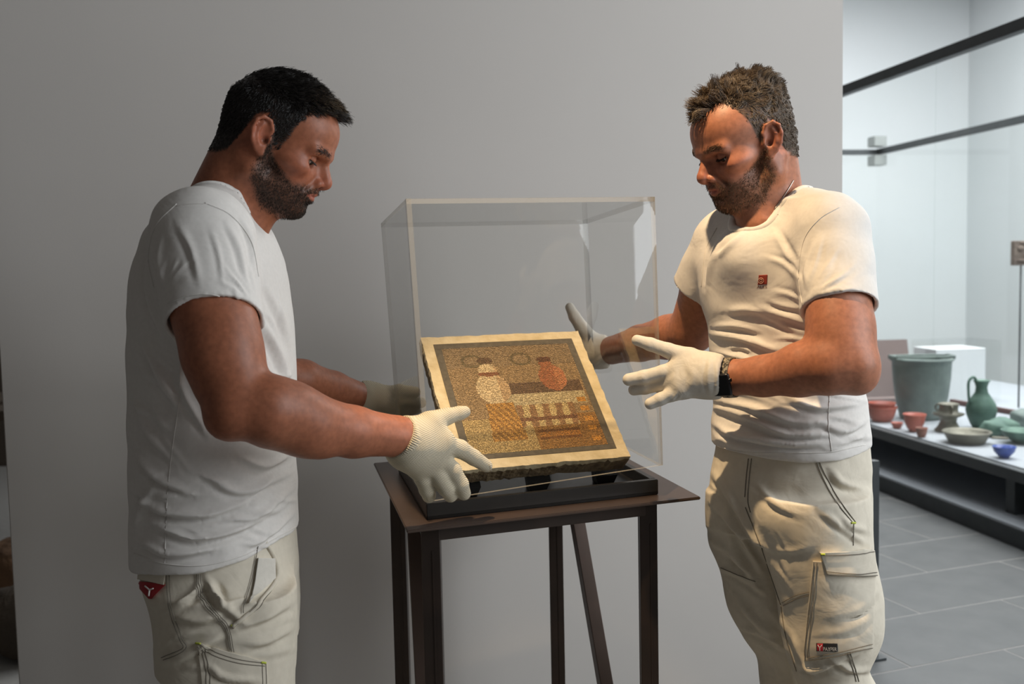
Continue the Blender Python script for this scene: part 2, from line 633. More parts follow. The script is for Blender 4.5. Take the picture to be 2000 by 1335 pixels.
# ------------------------------------------------------------------ clear cover
M_ACR = pane_mat('clear_acrylic', (0.985, 0.985, 0.98, 1))
M_EDGE = mat('polished_acrylic_edge', lin(186, 182, 172), 0.2)
M_EDGE.node_tree.nodes['Principled BSDF'].inputs['Alpha'].default_value = 0.34
cov = empty('acrylic_cover')
B_FL = P(836, 980, Y=1.765)
B_FR = P(1295, 908, Y=1.925)
T_FL = P(793, 388, Y=1.765)
T_FR = P(1279, 384, Y=1.925)
T_BL = P(744, 436, Y=2.19)
dL = T_BL - T_FL
dB = np.array([dL[0], dL[1], 0.004])
B_BL = B_FL + dB * 0.97 + np.array([0, 0, .003])
T_BR = T_FR + dL
B_BR = B_FR + dB * 0.97
ctr = (B_FL + B_FR + T_FL + T_FR + T_BL + B_BL + T_BR + B_BR) / 8
cov.location = tuple((B_FL + B_BR) / 2)
tag(cov, 'large clear acrylic box cover lifted over the stone panel by gloved hands', 'cover')
TH_ = 0.009


def pane(name, q):
    """a sheet on quad q (outer corners), thickness inward; edges get the polished material"""
    q = [np.array(p) for p in q]
    n = np.cross(q[1] - q[0], q[3] - q[0])
    n /= np.linalg.norm(n)
    if np.dot(n, (sum(q) / 4) - ctr) < 0:
        q = q[::-1]
        n = -n
    bm = bmesh.new()
    o = [bm.verts.new(tuple(p)) for p in q]
    i = [bm.verts.new(tuple(p - n * TH_)) for p in q]
    bm.faces.new(o).material_index = 0
    bm.faces.new(i[::-1]).material_index = 0
    for k in range(4):
        bm.faces.new((o[k], i[k], i[(k + 1) % 4], o[(k + 1) % 4])).material_index = 1
    me = bpy.data.meshes.new(name)
    bm.normal_update()
    bm.to_mesh(me)
    bm.free()
    ob = link(name, me, M_ACR)
    me.materials.append(M_EDGE)
    return under(ob, cov)


pane('acrylic_pane', [B_FL, B_FR, T_FR, T_FL])
pane('acrylic_pane', [B_BL, B_FL, T_FL, T_BL])
pane('acrylic_pane', [B_FR, B_BR, T_BR, T_FR])
pane('acrylic_pane', [B_BR, B_BL, T_BL, T_BR])
pane('acrylic_pane', [T_FL, T_FR, T_BR, T_BL])
# ------------------------------------------------------------------ long glass vitrine of the next room
vd = np.array([-0.158, 0.987])
vn = np.array([0.987, 0.158])
v0 = np.array([2.367, 4.555])


def vp(s, d):
    q = v0 + vd * s + vn * d
    return (q[0], q[1])


VS0, VS1, VD, FD = -1.6, 5.3, 2.25, 0.08
vit = empty('glass_vitrine', (*vp(1.7, 1.0), 0))
tag(vit, 'long floor-standing glass vitrine with dark frame rails and a white platform', 'vitrine')
M_PLIN = mat('white_plinth_lacquer', lin(214, 218, 220), 0.35)
M_DECK = mat('pale_grey_deck', lin(168, 174, 180), 0.45, noise=(3, lin(160, 166, 172), 0.6))
M_GLASS = pane_mat('vitrine_glass', (0.985, 0.992, 0.988, 1), 1.5)


def vbox(name, s0, s1, d0, d1, z0, z1, m, bevel=0.002, parent=vit):
    o = prism_obj(name, [vp(s0, d0), vp(s0, d1), vp(s1, d1), vp(s1, d0)], z0, z1, m, bevel=bevel)
    return under(o, parent)


vbox('plinth_base', VS0, VS1, 0.0, VD, 0.0, 0.085, M_DARK)
vbox('plinth_ledge', VS0 + .005, VS1 - .005, 0.004, VD, 0.0855, 0.10, M_DECK)
vbox('plinth_body', VS0 + .01, VS1 - .01, 0.75, VD, 0.1005, 0.284, M_DECK)
for s in (-1.2, 0.25, 1.9, 3.6):
    vbox('support_foot', s, s + 0.07, FD + .05, FD + 0.12, 0.1005, 0.284, M_DARK)
vbox('bottom_rail', VS0, VS1, FD - 0.005, FD + 0.045, 0.2845, 0.340, M_DARK)
vbox('platform', VS0 + .01, VS1 - .01, FD + 0.05, VD - 0.03, 0.2845, 0.345, M_DECK)
for d0, d1 in ((FD - 0.005, FD + 0.055), (VD - 0.05, VD)):
    vbox('top_rail', VS0, VS1, d0, d1, 2.425, 2.482, M_DARK)
for s0 in (VS0, VS1 - 0.045):
    vbox('end_rail', s0, s0 + 0.045, FD + 0.056, VD - 0.051, 2.425, 2.475, M_DARK)
for s0 in (VS0, 0.9, 2.95):
    s1 = {VS0: 0.895, 0.9: 2.945, 2.95: VS1}[s0]
    vbox('front_glass', s0, s1, FD + 0.006, FD + 0.016, 0.341, 2.424, M_GLASS, 0)
    vbox('back_glass', s0, s1, VD - 0.03, VD - 0.02, 0.346, 2.424, M_GLASS, 0)
vbox('end_glass', VS1 - 0.02, VS1 - 0.01, FD + 0.02, VD - 0.035, 0.346, 2.424, M_GLASS, 0)
M_CLAMP = mat('brushed_clamp', lin(150, 154, 152), 0.4, 0.5)
for z in (2.31, 2.495):
    vbox('glass_clamp', VS1 - 0.16, VS1 - 0.02, VD - 0.15, VD - 0.018, z, z + 0.10, M_CLAMP, 0.004)
ZP = 0.3456
# --- finds
M_VERD = mat('green_bronze_patina', lin(96, 108, 106), 0.65, 0.2, noise=(9, lin(124, 138, 132), 0.5), bump=(25, 0.3, 0.01))
M_VERD2 = mat('dark_green_bronze', lin(66, 92, 84), 0.6, 0.3, noise=(12, lin(102, 130, 116), 0.5), bump=(30, 0.3, 0.01))
M_BRZ = mat('brown_bronze', lin(92, 90, 80), 0.5, 0.4, noise=(14, lin(128, 126, 112), 0.6), bump=(30, 0.3, 0.008))
M_TERRA = mat('red_slip_ware', lin(178, 92, 72), 0.45, noise=(10, lin(156, 78, 62), 0.5))
M_BLUE = mat('cobalt_glass_ware', lin(56, 88, 170), 0.25, noise=(8, lin(40, 66, 140), 0.5))


def place(o, px, py, scale=1.0, rz=0):
    q = P(px, py, Z=ZP)
    o.location = tuple(q)
    o.rotation_euler = (0, 0, rz)
    o.scale = (scale,) * 3
    return o


# bucket
bk = place(empty('bronze_bucket'), 1799, 816)
tag(bk, 'large grey-green bronze bucket with a folded swing handle', 'bucket')
pr = [(0, 0), (.120, 0), (.132, .012), (.145, .06), (.163, .16), (.175, .26), (.179, .335), (.180, .368), (.192, .376), (.193, .388), (.184, .392), (.172, .386), (.164, .335), (.16, .22), (.135, .06), (.10, .015), (0, .013)]
from_bm('bucket_body', lathe_bm(pr, 48), M_VERD, bk, True)
for k in (0, 1):
    th = np.linspace(0, math.pi, 24)
    pts = [(0.186 * math.cos(t), (-0.06 if k else .06) - 0.05 * math.sin(t) * (1 if k else -1), 0.398 + 0.006 * k) for t in th]
    tubes_obj('swing_handle', [pts], 0.007, M_VERD, bk, 8)
for sx in (-1, 1):
    bm = bmesh.new()
    box(bm, (sx * 0.186, 0, 0.395), (0.022, 0.11, 0.03), None, 0.006)
    from_bm('handle_lug', bm, M_VERD, bk)
# jug
jg = place(empty('bronze_jug'), 1916, 836, 1.0, R_(190))
tag(jg, 'slender green bronze jug with a raised handle and flared mouth', 'jug')
pr = [(0, 0), (.045, 0), (.050, .008), (.062, .03), (.082, .08), (.088, .115), (.080, .15), (.055, .19), (.036, .22), (.032, .25), (.040, .278), (.050, .29), (.045, .292), (.034, .28), (.026, .25), (.028, .22), (.05, .18), (.07, .12), (.05, .03), (0, .02)]
from_bm('jug_body', lathe_bm(pr, 40), M_VERD2, jg, True)
tubes_obj('jug_handle', [spline([(.030, 0, .283), (.055, 0, .312), (.085, 0, .285), (.086, 0, .22), (.078, 0, .155)], 24)], 0.0085, M_VERD2, jg, 8)
# open-work stand / kettle behind the pan
kt = place(empty('bronze_brazier'), 1852, 842)
tag(kt, 'brown bronze cup stand with a wide collar between bucket and jug', 'brazier')
pr = [(0, 0), (.075, 0), (.078, .01), (.06, .03), (.045, .06), (.05, .085), (.085, .10), (.09, .108), (.055, .115), (.05, .15), (.06, .165), (.052, .168), (.042, .15), (0, .12)]
from_bm('brazier_body', lathe_bm(pr, 32), M_BRZ, kt, True)
for a in (0.4, 2.5, 4.6):
    tubes_obj('brazier_loop', [[(0.055 * math.cos(a) + .018 * math.cos(a) * math.sin(t), 0.055 * math.sin(a) + .018 * math.sin(a) * math.sin(t), .14 + .02 * math.cos(t)) for t in np.linspace(0, math.pi, 10)]], .005, M_BRZ, kt)
# pan
pn = place(empty('bronze_pan'), 1888, 864, 1.0, R_(-25))
tag(pn, 'round brown bronze pan with an upright rim and short handle', 'pan')
pr = [(0, 0), (.085, 0), (.095, .006), (.122, .055), (.130, .062), (.124, .066), (.112, .058), (.088, .012), (0, .010)]
from_bm('pan_body', lathe_bm(pr, 40), M_BRZ, pn, True)
bm = bmesh.new()
box(bm, (.165, 0, .035), (.085, .03, .012), None, .004)
from_bm('pan_handle', bm, M_BRZ, pn)


def bowl(name, px, py, r, h, m, label, cat, foot=0.5, rz=0):
    pr = [(0, 0), (r * foot, 0), (r * foot, h * .10), (r * (foot + .12), h * .16), (r * .86, h * .55), (r * .96, h * .9), (r, h), (r * .93, h * .99), (r * .80, h * .5), (r * .4, h * .2), (0, h * .18)]
    e = place(from_bm(name, lathe_bm(pr, 36), m, None, True), px, py, 1, rz)
    return tag(e, label, cat)


bowl('terracotta_bowl', 1722, 822, .095, .095, M_TERRA, 'wide red terracotta bowl, lower one of a nested pair', 'bowl', .62)
q = bowl('terracotta_bowl', 1722, 822, .086, .075, M_TERRA, 'wide red terracotta bowl resting in the rim of another bowl', 'bowl', .6)
q.location = (bpy.data.objects['terracotta_bowl'].location.x, bpy.data.objects['terracotta_bowl'].location.y, ZP + 0.045)
bowl('terracotta_dish', 1752, 836, .036, .036, M_TERRA, 'very small red terracotta dish on the white platform', 'dish', .55)
bowl('terracotta_cup', 1786, 842, .066, .105, M_TERRA, 'deep red terracotta cup beside the bronze bucket', 'cup', .5)
bowl('terracotta_pot', 1800, 853, .034, .055, mat('brown_red_clay', lin(150, 96, 78), .6, noise=(14, lin(126, 78, 64), .5)), 'small round brownish clay pot before the red cup', 'pot', .6)
bowl('blue_bowl', 1961, 893, .058, .058, M_BLUE, 'small cobalt blue bowl with a narrow foot', 'bowl', .4)
bowl('bronze_bowl', 1996, 864, .11, .07, M_VERD2, 'broad dark green bronze bowl behind the blue bowl', 'bowl', .4)
# lumpy fragments
for k, (px, py, sx, sy, sz, lb) in enumerate([(1950, 850, .12, .08, .06, 'dark green lump of corroded bronze behind the broad bowl'), (2004, 836, .09, .09, .07, 'pale green corroded bronze fragment behind the broad bowl')]):
    bm = bmesh.new()
    bmesh.ops.create_icosphere(bm, subdivisions=3, radius=1)
    rr = np.random.default_rng(k)
    ph = rr.uniform(0, 6, 6)
    for v in bm.verts:
        d = 1 + .18 * math.sin(3 * v.co.x + ph[0]) * math.cos(2.5 * v.co.y + ph[1]) + .08 * math.sin(7 * v.co.z + ph[2] + 5 * v.co.x)
        v.co = Vector((v.co.x * sx * d, v.co.y * sy * d, max(v.co.z, -.55) * sz * d + .55 * sz))
    bmesh.ops.translate(bm, vec=(0, 0, -min(v.co.z for v in bm.verts)), verts=bm.verts)
    tag(place(from_bm('bronze_fragment', bm, M_VERD2 if k == 0 else M_VERD, None, True), px, py), lb, 'fragment')
# brown board and white block behind
M_BOARD = mat('brown_display_board', lin(118, 104, 100), .7, noise=(5, lin(108, 95, 92), .6))
q = P(1742, 776, Z=ZP)
br = prism_obj('display_board', [(-.30, 0), (.17, 0), (.17, .02), (-.30, .02)], 0, .43, M_BOARD, bevel=.002)
br.location = (q[0], q[1], q[2] + .007)
br.rotation_euler = (R_(-14), 0, R_(6))
tag(br, 'plain brown board propped upright behind the bronze bucket', 'board')
bl = prism_obj('board_base', [(-.34, -.10), (.20, -.10), (.20, .0), (-.34, .0)], 0, .045, M_BOARD, bevel=.002)
q2 = P(1740, 786, Z=ZP)
bl.location = tuple(q2)
bl.rotation_euler = (0, 0, R_(6))
tag(bl, 'low brown plinth strip at the foot of the brown board', 'plinth')
q = P(1884, 786, Z=ZP)
wb = empty('display_block', tuple(q), R_(8))
tag(wb, 'white display block with a clear hood standing behind the jug', 'block')
bm = bmesh.new()
box(bm, (0, .2, .19), (.38, .3, .38), None, .004)
from_bm('block_body', bm, M_PLIN, wb)
bm = bmesh.new()
box(bm, (.05, .2, .215), (.48, .36, .43), None, 0)
from_bm('block_hood', bm, M_GLASS, wb)
rb = empty('brown_rail', (0, 0, 0))
bm = bmesh.new()
a, b = P(1858, 783, Z=ZP + .018), P(2040, 815, Z=ZP + .018)
bar(bm, tuple(a), tuple(b), .03, .03)
bpy.data.objects.remove(rb)
tag(from_bm('display_rail', bm, mat('red_brown_rail', lin(92, 66, 62), .6)), 'thin red-brown rail lying across the platform behind the jug', 'rail')
# relief fragment on a pin and a wall label
q = P(1990, 494, Y=6.7)
rf = empty('relief_fragment', (q[0], q[1], ZP))
tag(rf, 'small carved brown stone relief held up on a thin metal rod', 'relief')
M_REL = mat('brown_relief_stone', lin(128, 116, 106), .9, noise=(16, lin(96, 86, 80), .6), bump=(30, .8, .01))
bm = bmesh.new()
zz = q[2] - ZP
box(bm, (.03, 0, zz), (.15, .05, .165), None, .006)
rfb = from_bm('relief_slab', bm, M_REL, rf)
for (dx, dz, rx, rz_) in ((-.02, .03, .025, .02), (.03, -.02, .03, .018), (.07, .03, .02, .025), (.0, -.05, .05, .008), (.03, .07, .06, .007)):
    bm = bmesh.new()
    bmesh.ops.create_icosphere(bm, subdivisions=2, radius=1)
    for v in bm.verts:
        v.co = Vector((.02 + dx + v.co.x * rx, -.026 + v.co.y * .012, zz + dz + v.co.z * rz_))
    from_bm('relief_boss', bm, M_REL, rfb, True)
tubes_obj('mount_rod', [[(.03, .03, 0), (.03, .03, zz)]], .006, M_DARK, rf)
q = P(2002, 118, Y=9.0)
pnl = box_obj('wall_label', (0, 0, 0), (.20, .02, .26), mat('grey_label', lin(186, 190, 192), .7), None, .002)
q = P(2000, 118, Y=11.585)
pnl.location = tuple(q)
tag(pnl, 'pale grey rectangular notice high on the white back wall', 'notice')

# upright steel post between partition and vitrine
q = P(1703, 1281, Z=0)
ps = empty('steel_post', tuple(q), R_(18))
tag(ps, 'dark steel upright post with a small foot standing on the tiles behind the trousers', 'post')
bm = bmesh.new()
box(bm, (0, 0, .345), (.030, .03, .68), None, .0015)
from_bm('post_shaft', bm, M_DARK, ps)
bm = bmesh.new()
box(bm, (-.02, 0, .004), (.09, .09, .008), None, .001)
from_bm('post_foot', bm, M_DARK, ps)

# ------------------------------------------------------------------ dim room beyond the left end of the partition
M_OLD = mat('dark_old_stone', lin(84, 74, 62), .9, noise=(6, lin(60, 52, 44), .6), bump=(14, .6, .02))
M_OLD2 = mat('tawny_stone', lin(124, 92, 64), .9, noise=(8, lin(86, 64, 46), .6), bump=(18, .6, .02))
tb = empty('side_table', (-2.75, 5.2, 0), 0)
tag(tb, 'long dim display table beyond the left end of the partition', 'table')
bm = bmesh.new()
box(bm, (0, 0, .70), (1.5, .8, .05), None, .004)
from_bm('table_top', bm, M_OLD, tb)
for x in (-.68, .68):
    for y in (-.33, .33):
        bm = bmesh.new()
        box(bm, (x, y, .337), (.06, .06, .675), None, .003)
        from_bm('table_leg', bm, M_OLD, tb)
for k, (x, y, z, s, m, lb, nm) in enumerate([
    (-2.72, 5.05, .7255, (.09, .08, .10), M_OLD2, 'tawny rounded stone head-sized lump on the dim table', 'stone_lump'),
    (-2.45, 5.15, .7255, (.10, .08, .07), M_OLD, 'low dark stone lump on the dim table', 'stone_lump'),
    (-2.05, 4.2, 0, (.22, .2, .17), M_OLD2, 'tawny boulder on the floor of the dim left room', 'boulder'),
    (-1.78, 3.6, 0, (.20, .2, .14), M_OLD, 'dark rounded boulder on the floor of the dim left room', 'boulder')]):
    bm = bmesh.new()
    bmesh.ops.create_icosphere(bm, subdivisions=3, radius=1)
    for v in bm.verts:
        d = 1 + .14 * math.sin(3 * v.co.x + k) * math.cos(3.5 * v.co.y + 2 * k) + .07 * math.sin(8 * v.co.z + 5 * v.co.x)
        v.co = Vector((v.co.x * s[0] * d, v.co.y * s[1] * d, max(v.co.z, -.6) * s[2] * d))
    bmesh.ops.translate(bm, vec=(0, 0, -min(v.co.z for v in bm.verts)), verts=bm.verts)
    o = from_bm(nm, bm, m, None, True)
    o.location = (x, y, z)
    tag(o, lb, 'stone')
# ------------------------------------------------------------------ small sculpting kit: distance fields meshed with surface nets
def axis(lo, hi, h, fine=()):
    out = [lo]
    while out[-1] < hi:
        x = out[-1]
        st = h
        for a, b, hf in fine:
            if a <= x < b:
                st = min(st, hf)
            elif x < a < x + st:
                st = min(st, max(a - x, hf))
        out.append(x + st)
    return np.array(out)


class Field:
    def __init__(self, xs, ys, zs):
        self.ax = (xs, ys, zs)
        self.f = np.full((len(xs), len(ys), len(zs)), 0.5, np.float32)

    def win(self, lo, hi):
        sl = []
        for a, l, h in zip(self.ax, lo, hi):
            i = max(int(np.searchsorted(a, l)) - 1, 0)
            j = min(int(np.searchsorted(a, h)) + 1, len(a))
            if j <= i:
                return None
            sl.append(slice(i, j))
        X = self.ax[0][sl[0]].astype(np.float32)[:, None, None]
        Y = self.ax[1][sl[1]].astype(np.float32)[None, :, None]
        Z = self.ax[2][sl[2]].astype(np.float32)[None, None, :]
        return tuple(sl), X, Y, Z

    def op(self, prim, k=0.0, mode='add'):
        fn, lo, hi = prim
        m = k + 0.012
        w_ = self.win(np.array(lo) - m, np.array(hi) + m)
        if w_ is None:
            return
        sl, X, Y, Z = w_
        b = fn(X, Y, Z)
        a = self.f[sl]
        if mode == 'sub':
            b, a2 = -b, a
            if k > 0:
                h = np.clip(0.5 - 0.5 * (b - a2) / k, 0, 1)
                self.f[sl] = b * (1 - h) + a2 * h + k * h * (1 - h)
            else:
                self.f[sl] = np.maximum(a2, b)
        elif mode == 'push':          # raise or sink the surface
            self.f[sl] = a - b
        else:
            if k > 0:
                h = np.clip(0.5 + 0.5 * (b - a) / k, 0, 1)
                self.f[sl] = b * (1 - h) + a * h - k * h * (1 - h)
            else:
                self.f[sl] = np.minimum(a, b)

    def add(self, prim, k=0.0):
        self.op(prim, k, 'add')

    def sub(self, prim, k=0.0):
        self.op(prim, k, 'sub')

    def mesh(self, name, smooth=1):
        f = self.f
        s = f < 0
        xs, ys, zs = self.ax
        nx, ny, nz = f.shape
        c = [s[i:nx - 1 + i, j:ny - 1 + j, k:nz - 1 + k] for i in (0, 1) for j in (0, 1) for k in (0, 1)]
        al = c[0].copy()
        an = c[0].copy()
        for q in c[1:]:
            al &= q
            an |= q
        act = an & ~al
        idx = np.argwhere(act)
        flat = np.ravel_multi_index(idx.T, act.shape)
        order = np.argsort(flat)
        idx, flat = idx[order], flat[order]
        offs = np.array([(i, j, k) for i in (0, 1) for j in (0, 1) for k in (0, 1)])
        vals = np.stack([f[idx[:, 0] + o[0], idx[:, 1] + o[1], idx[:, 2] + o[2]] for o in offs], 1)
        acc = np.zeros((len(idx), 3))
        cnt = np.zeros(len(idx))
        for a in range(8):
            for b in range(a + 1, 8):
                if np.abs(offs[a] - offs[b]).sum() != 1:
                    continue
                va, vb = vals[:, a], vals[:, b]
                x = (va < 0) != (vb < 0)
                t = va[x] / (va[x] - vb[x])
                acc[x] += offs[a] + t[:, None] * (offs[b] - offs[a])
                cnt[x] += 1
        p = idx + acc / cnt[:, None]
        V = np.stack([np.interp(p[:, i], np.arange(len(self.ax[i])), self.ax[i]) for i in range(3)], 1)
        quads = []
        shp = act.shape

        def cid(i, j, k):
            fl_ = np.ravel_multi_index((i, j, k), shp)
            return np.searchsorted(flat, fl_)
        for axn in range(3):
            if axn == 0:
                e = s[:-1, 1:-1, 1:-1] != s[1:, 1:-1, 1:-1]
                i, j, k = np.nonzero(e)
                j += 1
                k += 1
                inside = s[i, j, k]
                q = np.stack([cid(i, j - 1, k - 1), cid(i, j, k - 1), cid(i, j, k), cid(i, j - 1, k)], 1)
            elif axn == 1:
                e = s[1:-1, :-1, 1:-1] != s[1:-1, 1:, 1:-1]
                i, j, k = np.nonzero(e)
                i += 1
                k += 1
                inside = s[i, j, k]
                q = np.stack([cid(i - 1, j, k - 1), cid(i - 1, j, k), cid(i, j, k), cid(i, j, k - 1)], 1)
            else:
                e = s[1:-1, 1:-1, :-1] != s[1:-1, 1:-1, 1:]
                i, j, k = np.nonzero(e)
                i += 1
                j += 1
                inside = s[i, j, k]
                q = np.stack([cid(i - 1, j - 1, k), cid(i, j - 1, k), cid(i, j, k), cid(i - 1, j, k)], 1)
            q[~inside] = q[~inside][:, ::-1]
            quads.append(q)
        Q = np.vstack(quads)
        # light Laplacian smoothing
        for _ in range(smooth):
            A = np.zeros_like(V)
            n = np.zeros(len(V))
            for a, b in ((0, 1), (1, 2), (2, 3), (3, 0)):
                np.add.at(A, Q[:, a], V[Q[:, b]])
                np.add.at(A, Q[:, b], V[Q[:, a]])
                np.add.at(n, Q[:, a], 1)
                np.add.at(n, Q[:, b], 1)
            V = 0.5 * V + 0.5 * A / np.maximum(n, 1)[:, None]
        return V, Q


def to_mesh(name, V, Q):
    me = bpy.data.meshes.new(name)
    n, m = len(V), len(Q)
    me.vertices.add(n)
    me.vertices.foreach_set('co', V.astype(np.float32).ravel())
    me.loops.add(m * 4)
    me.loops.foreach_set('vertex_index', Q.astype(np.int32).ravel())
    me.polygons.add(m)
    me.polygons.foreach_set('loop_start', np.arange(0, m * 4, 4, dtype=np.int32))
    me.polygons.foreach_set('loop_total', np.full(m, 4, np.int32))
    me.polygons.foreach_set('use_smooth', np.ones(m, bool))
    me.update(calc_edges=True)
    return me


def vnormals(V, Q):
    d = np.cross(V[Q[:, 2]] - V[Q[:, 0]], V[Q[:, 3]] - V[Q[:, 1]])
    N_ = np.zeros_like(V)
    for a in range(4):
        np.add.at(N_, Q[:, a], d)
    return N_ / (np.linalg.norm(N_, axis=1)[:, None] + 1e-12)


def paint(me, name, rgb):
    """per-vertex colour, sRGB 0..255"""
    c = np.asarray(rgb, float) / 255.0
    c = np.where(c <= 0.04045, c / 12.92, ((c + 0.055) / 1.055) ** 2.4)
    ca = me.color_attributes.new(name, 'FLOAT_COLOR', 'POINT')
    full = np.ones((len(c), 4), np.float32)
    full[:, :3] = c
    ca.data.foreach_set('color', full.ravel())


def cone(a, b, ra, rb=None):
    a, b = np.array(a, np.float32), np.array(b, np.float32)
    rb = ra if rb is None else rb
    ba = b - a
    L2 = float(ba @ ba) + 1e-12

    def fn(X, Y, Z):
        px, py, pz = X - a[0], Y - a[1], Z - a[2]
        t = np.clip((px * ba[0] + py * ba[1] + pz * ba[2]) / L2, 0, 1)
        return np.sqrt((px - t * ba[0]) ** 2 + (py - t * ba[1]) ** 2 + (pz - t * ba[2]) ** 2) - (ra + (rb - ra) * t)
    r = max(ra, rb)
    return fn, np.minimum(a, b) - r, np.maximum(a, b) + r


def ball(c, r, R=None):
    c = np.array(c, np.float32)
    r = np.broadcast_to(np.array(r, np.float32), (3,))
    R = np.eye(3, dtype=np.float32) if R is None else np.array(R, np.float32)

    def fn(X, Y, Z):
        px, py, pz = X - c[0], Y - c[1], Z - c[2]
        q = [px * R[0, i] + py * R[1, i] + pz * R[2, i] for i in range(3)]
        k0 = np.sqrt(sum((q[i] / r[i]) ** 2 for i in range(3)))
        k1 = np.sqrt(sum((q[i] / r[i] ** 2) ** 2 for i in range(3))) + 1e-9
        return k0 * (k0 - 1) / k1
    m = float(r.max())
    return fn, c - m, c + m


def herm(z, zs, vs):
    """smooth interpolation of table vs(zs) (zs ascending)"""
    zs, vs = np.asarray(zs, float), np.asarray(vs, float)
    m = np.gradient(vs, zs)
    z = np.clip(z, zs[0], zs[-1])
    k = np.clip(np.searchsorted(zs, z) - 1, 0, len(zs) - 2)
    h = zs[k + 1] - zs[k]
    t = (z - zs[k]) / h
    return (2 * t ** 3 - 3 * t ** 2 + 1) * vs[k] + (t ** 3 - 2 * t ** 2 + t) * h * m[k] + (-2 * t ** 3 + 3 * t ** 2) * vs[k + 1] + (t ** 3 - t ** 2) * h * m[k + 1]


def loft(rows, n=2.0, zlo=None, zhi=None):
    """rows: (z, cx, cy, a, b, yaw) half axes a along yaw direction, b across"""
    rows = sorted(rows)
    T = np.array(rows, float)
    z0 = T[0, 0] if zlo is None else zlo
    z1 = T[-1, 0] if zhi is None else zhi
    rmax = float(T[:, 3:5].max()) * 1.1

    def fn(X, Y, Z):
        z = Z.ravel()
        pr = [herm(z, T[:, 0], T[:, i]).astype(np.float32)[None, None, :] for i in range(1, 6)]
        cx, cy, a, b, yw = pr
        dx, dy = X - cx, Y - cy
        u = dx * np.cos(yw) + dy * np.sin(yw)
        v = -dx * np.sin(yw) + dy * np.cos(yw)
        if n == 2.0:
            q = np.sqrt((u / a) ** 2 + (v / b) ** 2) + 1e-6
            g = np.sqrt((u / a ** 2) ** 2 + (v / b ** 2) ** 2) / q + 1e-6
        else:
            au, av = np.abs(u / a), np.abs(v / b)
            q = (au ** n + av ** n) ** (1 / n) + 1e-6
            g = q ** (1 - n) * np.sqrt((au ** (n - 1) / a) ** 2 + (av ** (n - 1) / b) ** 2) + 1e-6
        d = (q - 1) / g
        d = np.clip(d, -0.3, 0.5)
        return np.maximum(d, np.maximum(z0 - Z, Z - z1))
    lo = [T[:, 1].min() - rmax, T[:, 2].min() - rmax, z0]
    hi = [T[:, 1].max() + rmax, T[:, 2].max() + rmax, z1]
    return fn, np.array(lo), np.array(hi)


def combine(A, B, how):
    """how: 'and' intersect, 'cut' remove B from A"""
    fa, lo, hi = A
    fb = B[0]
    if how == 'and':
        return (lambda X, Y, Z: np.maximum(fa(X, Y, Z), fb(X, Y, Z))), lo, hi
    return (lambda X, Y, Z: np.maximum(fa(X, Y, Z), -fb(X, Y, Z))), lo, hi


def half(p, n):
    """half space: inside where (x-p).n < 0"""
    p, n = np.array(p, float), np.array(n, float) / np.linalg.norm(n)
    return (lambda X, Y, Z: (X - p[0]) * n[0] + (Y - p[1]) * n[1] + (Z - p[2]) * n[2]), None, None


def project_px(V):
    d = V - CO
    z = d @ _f
    return IW / 2 + FPX * (d @ CR) / z, IH / 2 - FPX * (d @ CU) / z, z


def seg_dist(px, py, pts):
    """distance to a polyline in the plane, plus signed side and run parameter"""
    best = np.full(px.shape, 1e9)
    side = np.zeros(px.shape)
    par = np.zeros(px.shape)
    nseg = len(pts) - 1
    for i in range(nseg):
        a, b = np.array(pts[i], float), np.array(pts[i + 1], float)
        ba = b - a
        L2 = ba @ ba + 1e-9
        t = np.clip(((px - a[0]) * ba[0] + (py - a[1]) * ba[1]) / L2, 0, 1)
        dx, dy = px - a[0] - t * ba[0], py - a[1] - t * ba[1]
        d = np.hypot(dx, dy)
        m = d < best
        best[m] = d[m]
        side[m] = np.sign(ba[0] * (py[m] - a[1]) - ba[1] * (px[m] - a[0]))
        par[m] = (i + t[m]) / nseg
    return best, side, par


def crease(V, Q, strokes, gain=1.0):
    """sculpt cloth folds: strokes (points, width, height) drawn as seen from the front, moved along the normal.
    each stroke is a soft ridge with a sharper valley under it."""
    Nn = vnormals(V, Q)
    px, py, _ = project_px(V)
    view = CO - V
    view /= np.linalg.norm(view, axis=1)[:, None]
    wgt = np.clip((Nn * view).sum(1) * 2.5, 0, 1)
    disp = np.zeros(len(V))
    for pts, wd, ht in strokes:
        pts = spline(pts, 14) if len(pts) > 2 else np.array(pts, float)
        lo, hi = pts.min(0) - wd * 3, pts.max(0) + wd * 3
        m = (px > lo[0]) & (px < hi[0]) & (py > lo[1]) & (py < hi[1]) & (wgt > 0)
        if not m.any():
            continue
        d, s, t = seg_dist(px[m], py[m], pts)
        fade = np.clip(np.sin(np.pi * np.clip(t, 0.02, 0.98)), 0, 1) ** 0.6
        x = d * s / wd
        prof = np.exp(-(x + 0.30) ** 2 * 3.0) - 0.80 * np.exp(-(x - 0.55) ** 2 * 5.0)
        disp[m] += gain * ht * fade * prof * np.where(d < wd * 2.6, 1, 0)
    disp = disp * wgt
    for _ in range(2):
        A = np.zeros(len(V))
        n = np.zeros(len(V))
        for a, b in ((0, 1), (1, 2), (2, 3), (3, 0)):
            np.add.at(A, Q[:, a], disp[Q[:, b]])
            np.add.at(A, Q[:, b], disp[Q[:, a]])
            np.add.at(n, Q[:, a], 1)
            np.add.at(n, Q[:, b], 1)
        disp = .5 * disp + .5 * A / np.maximum(n, 1)
    return V + Nn * disp[:, None]


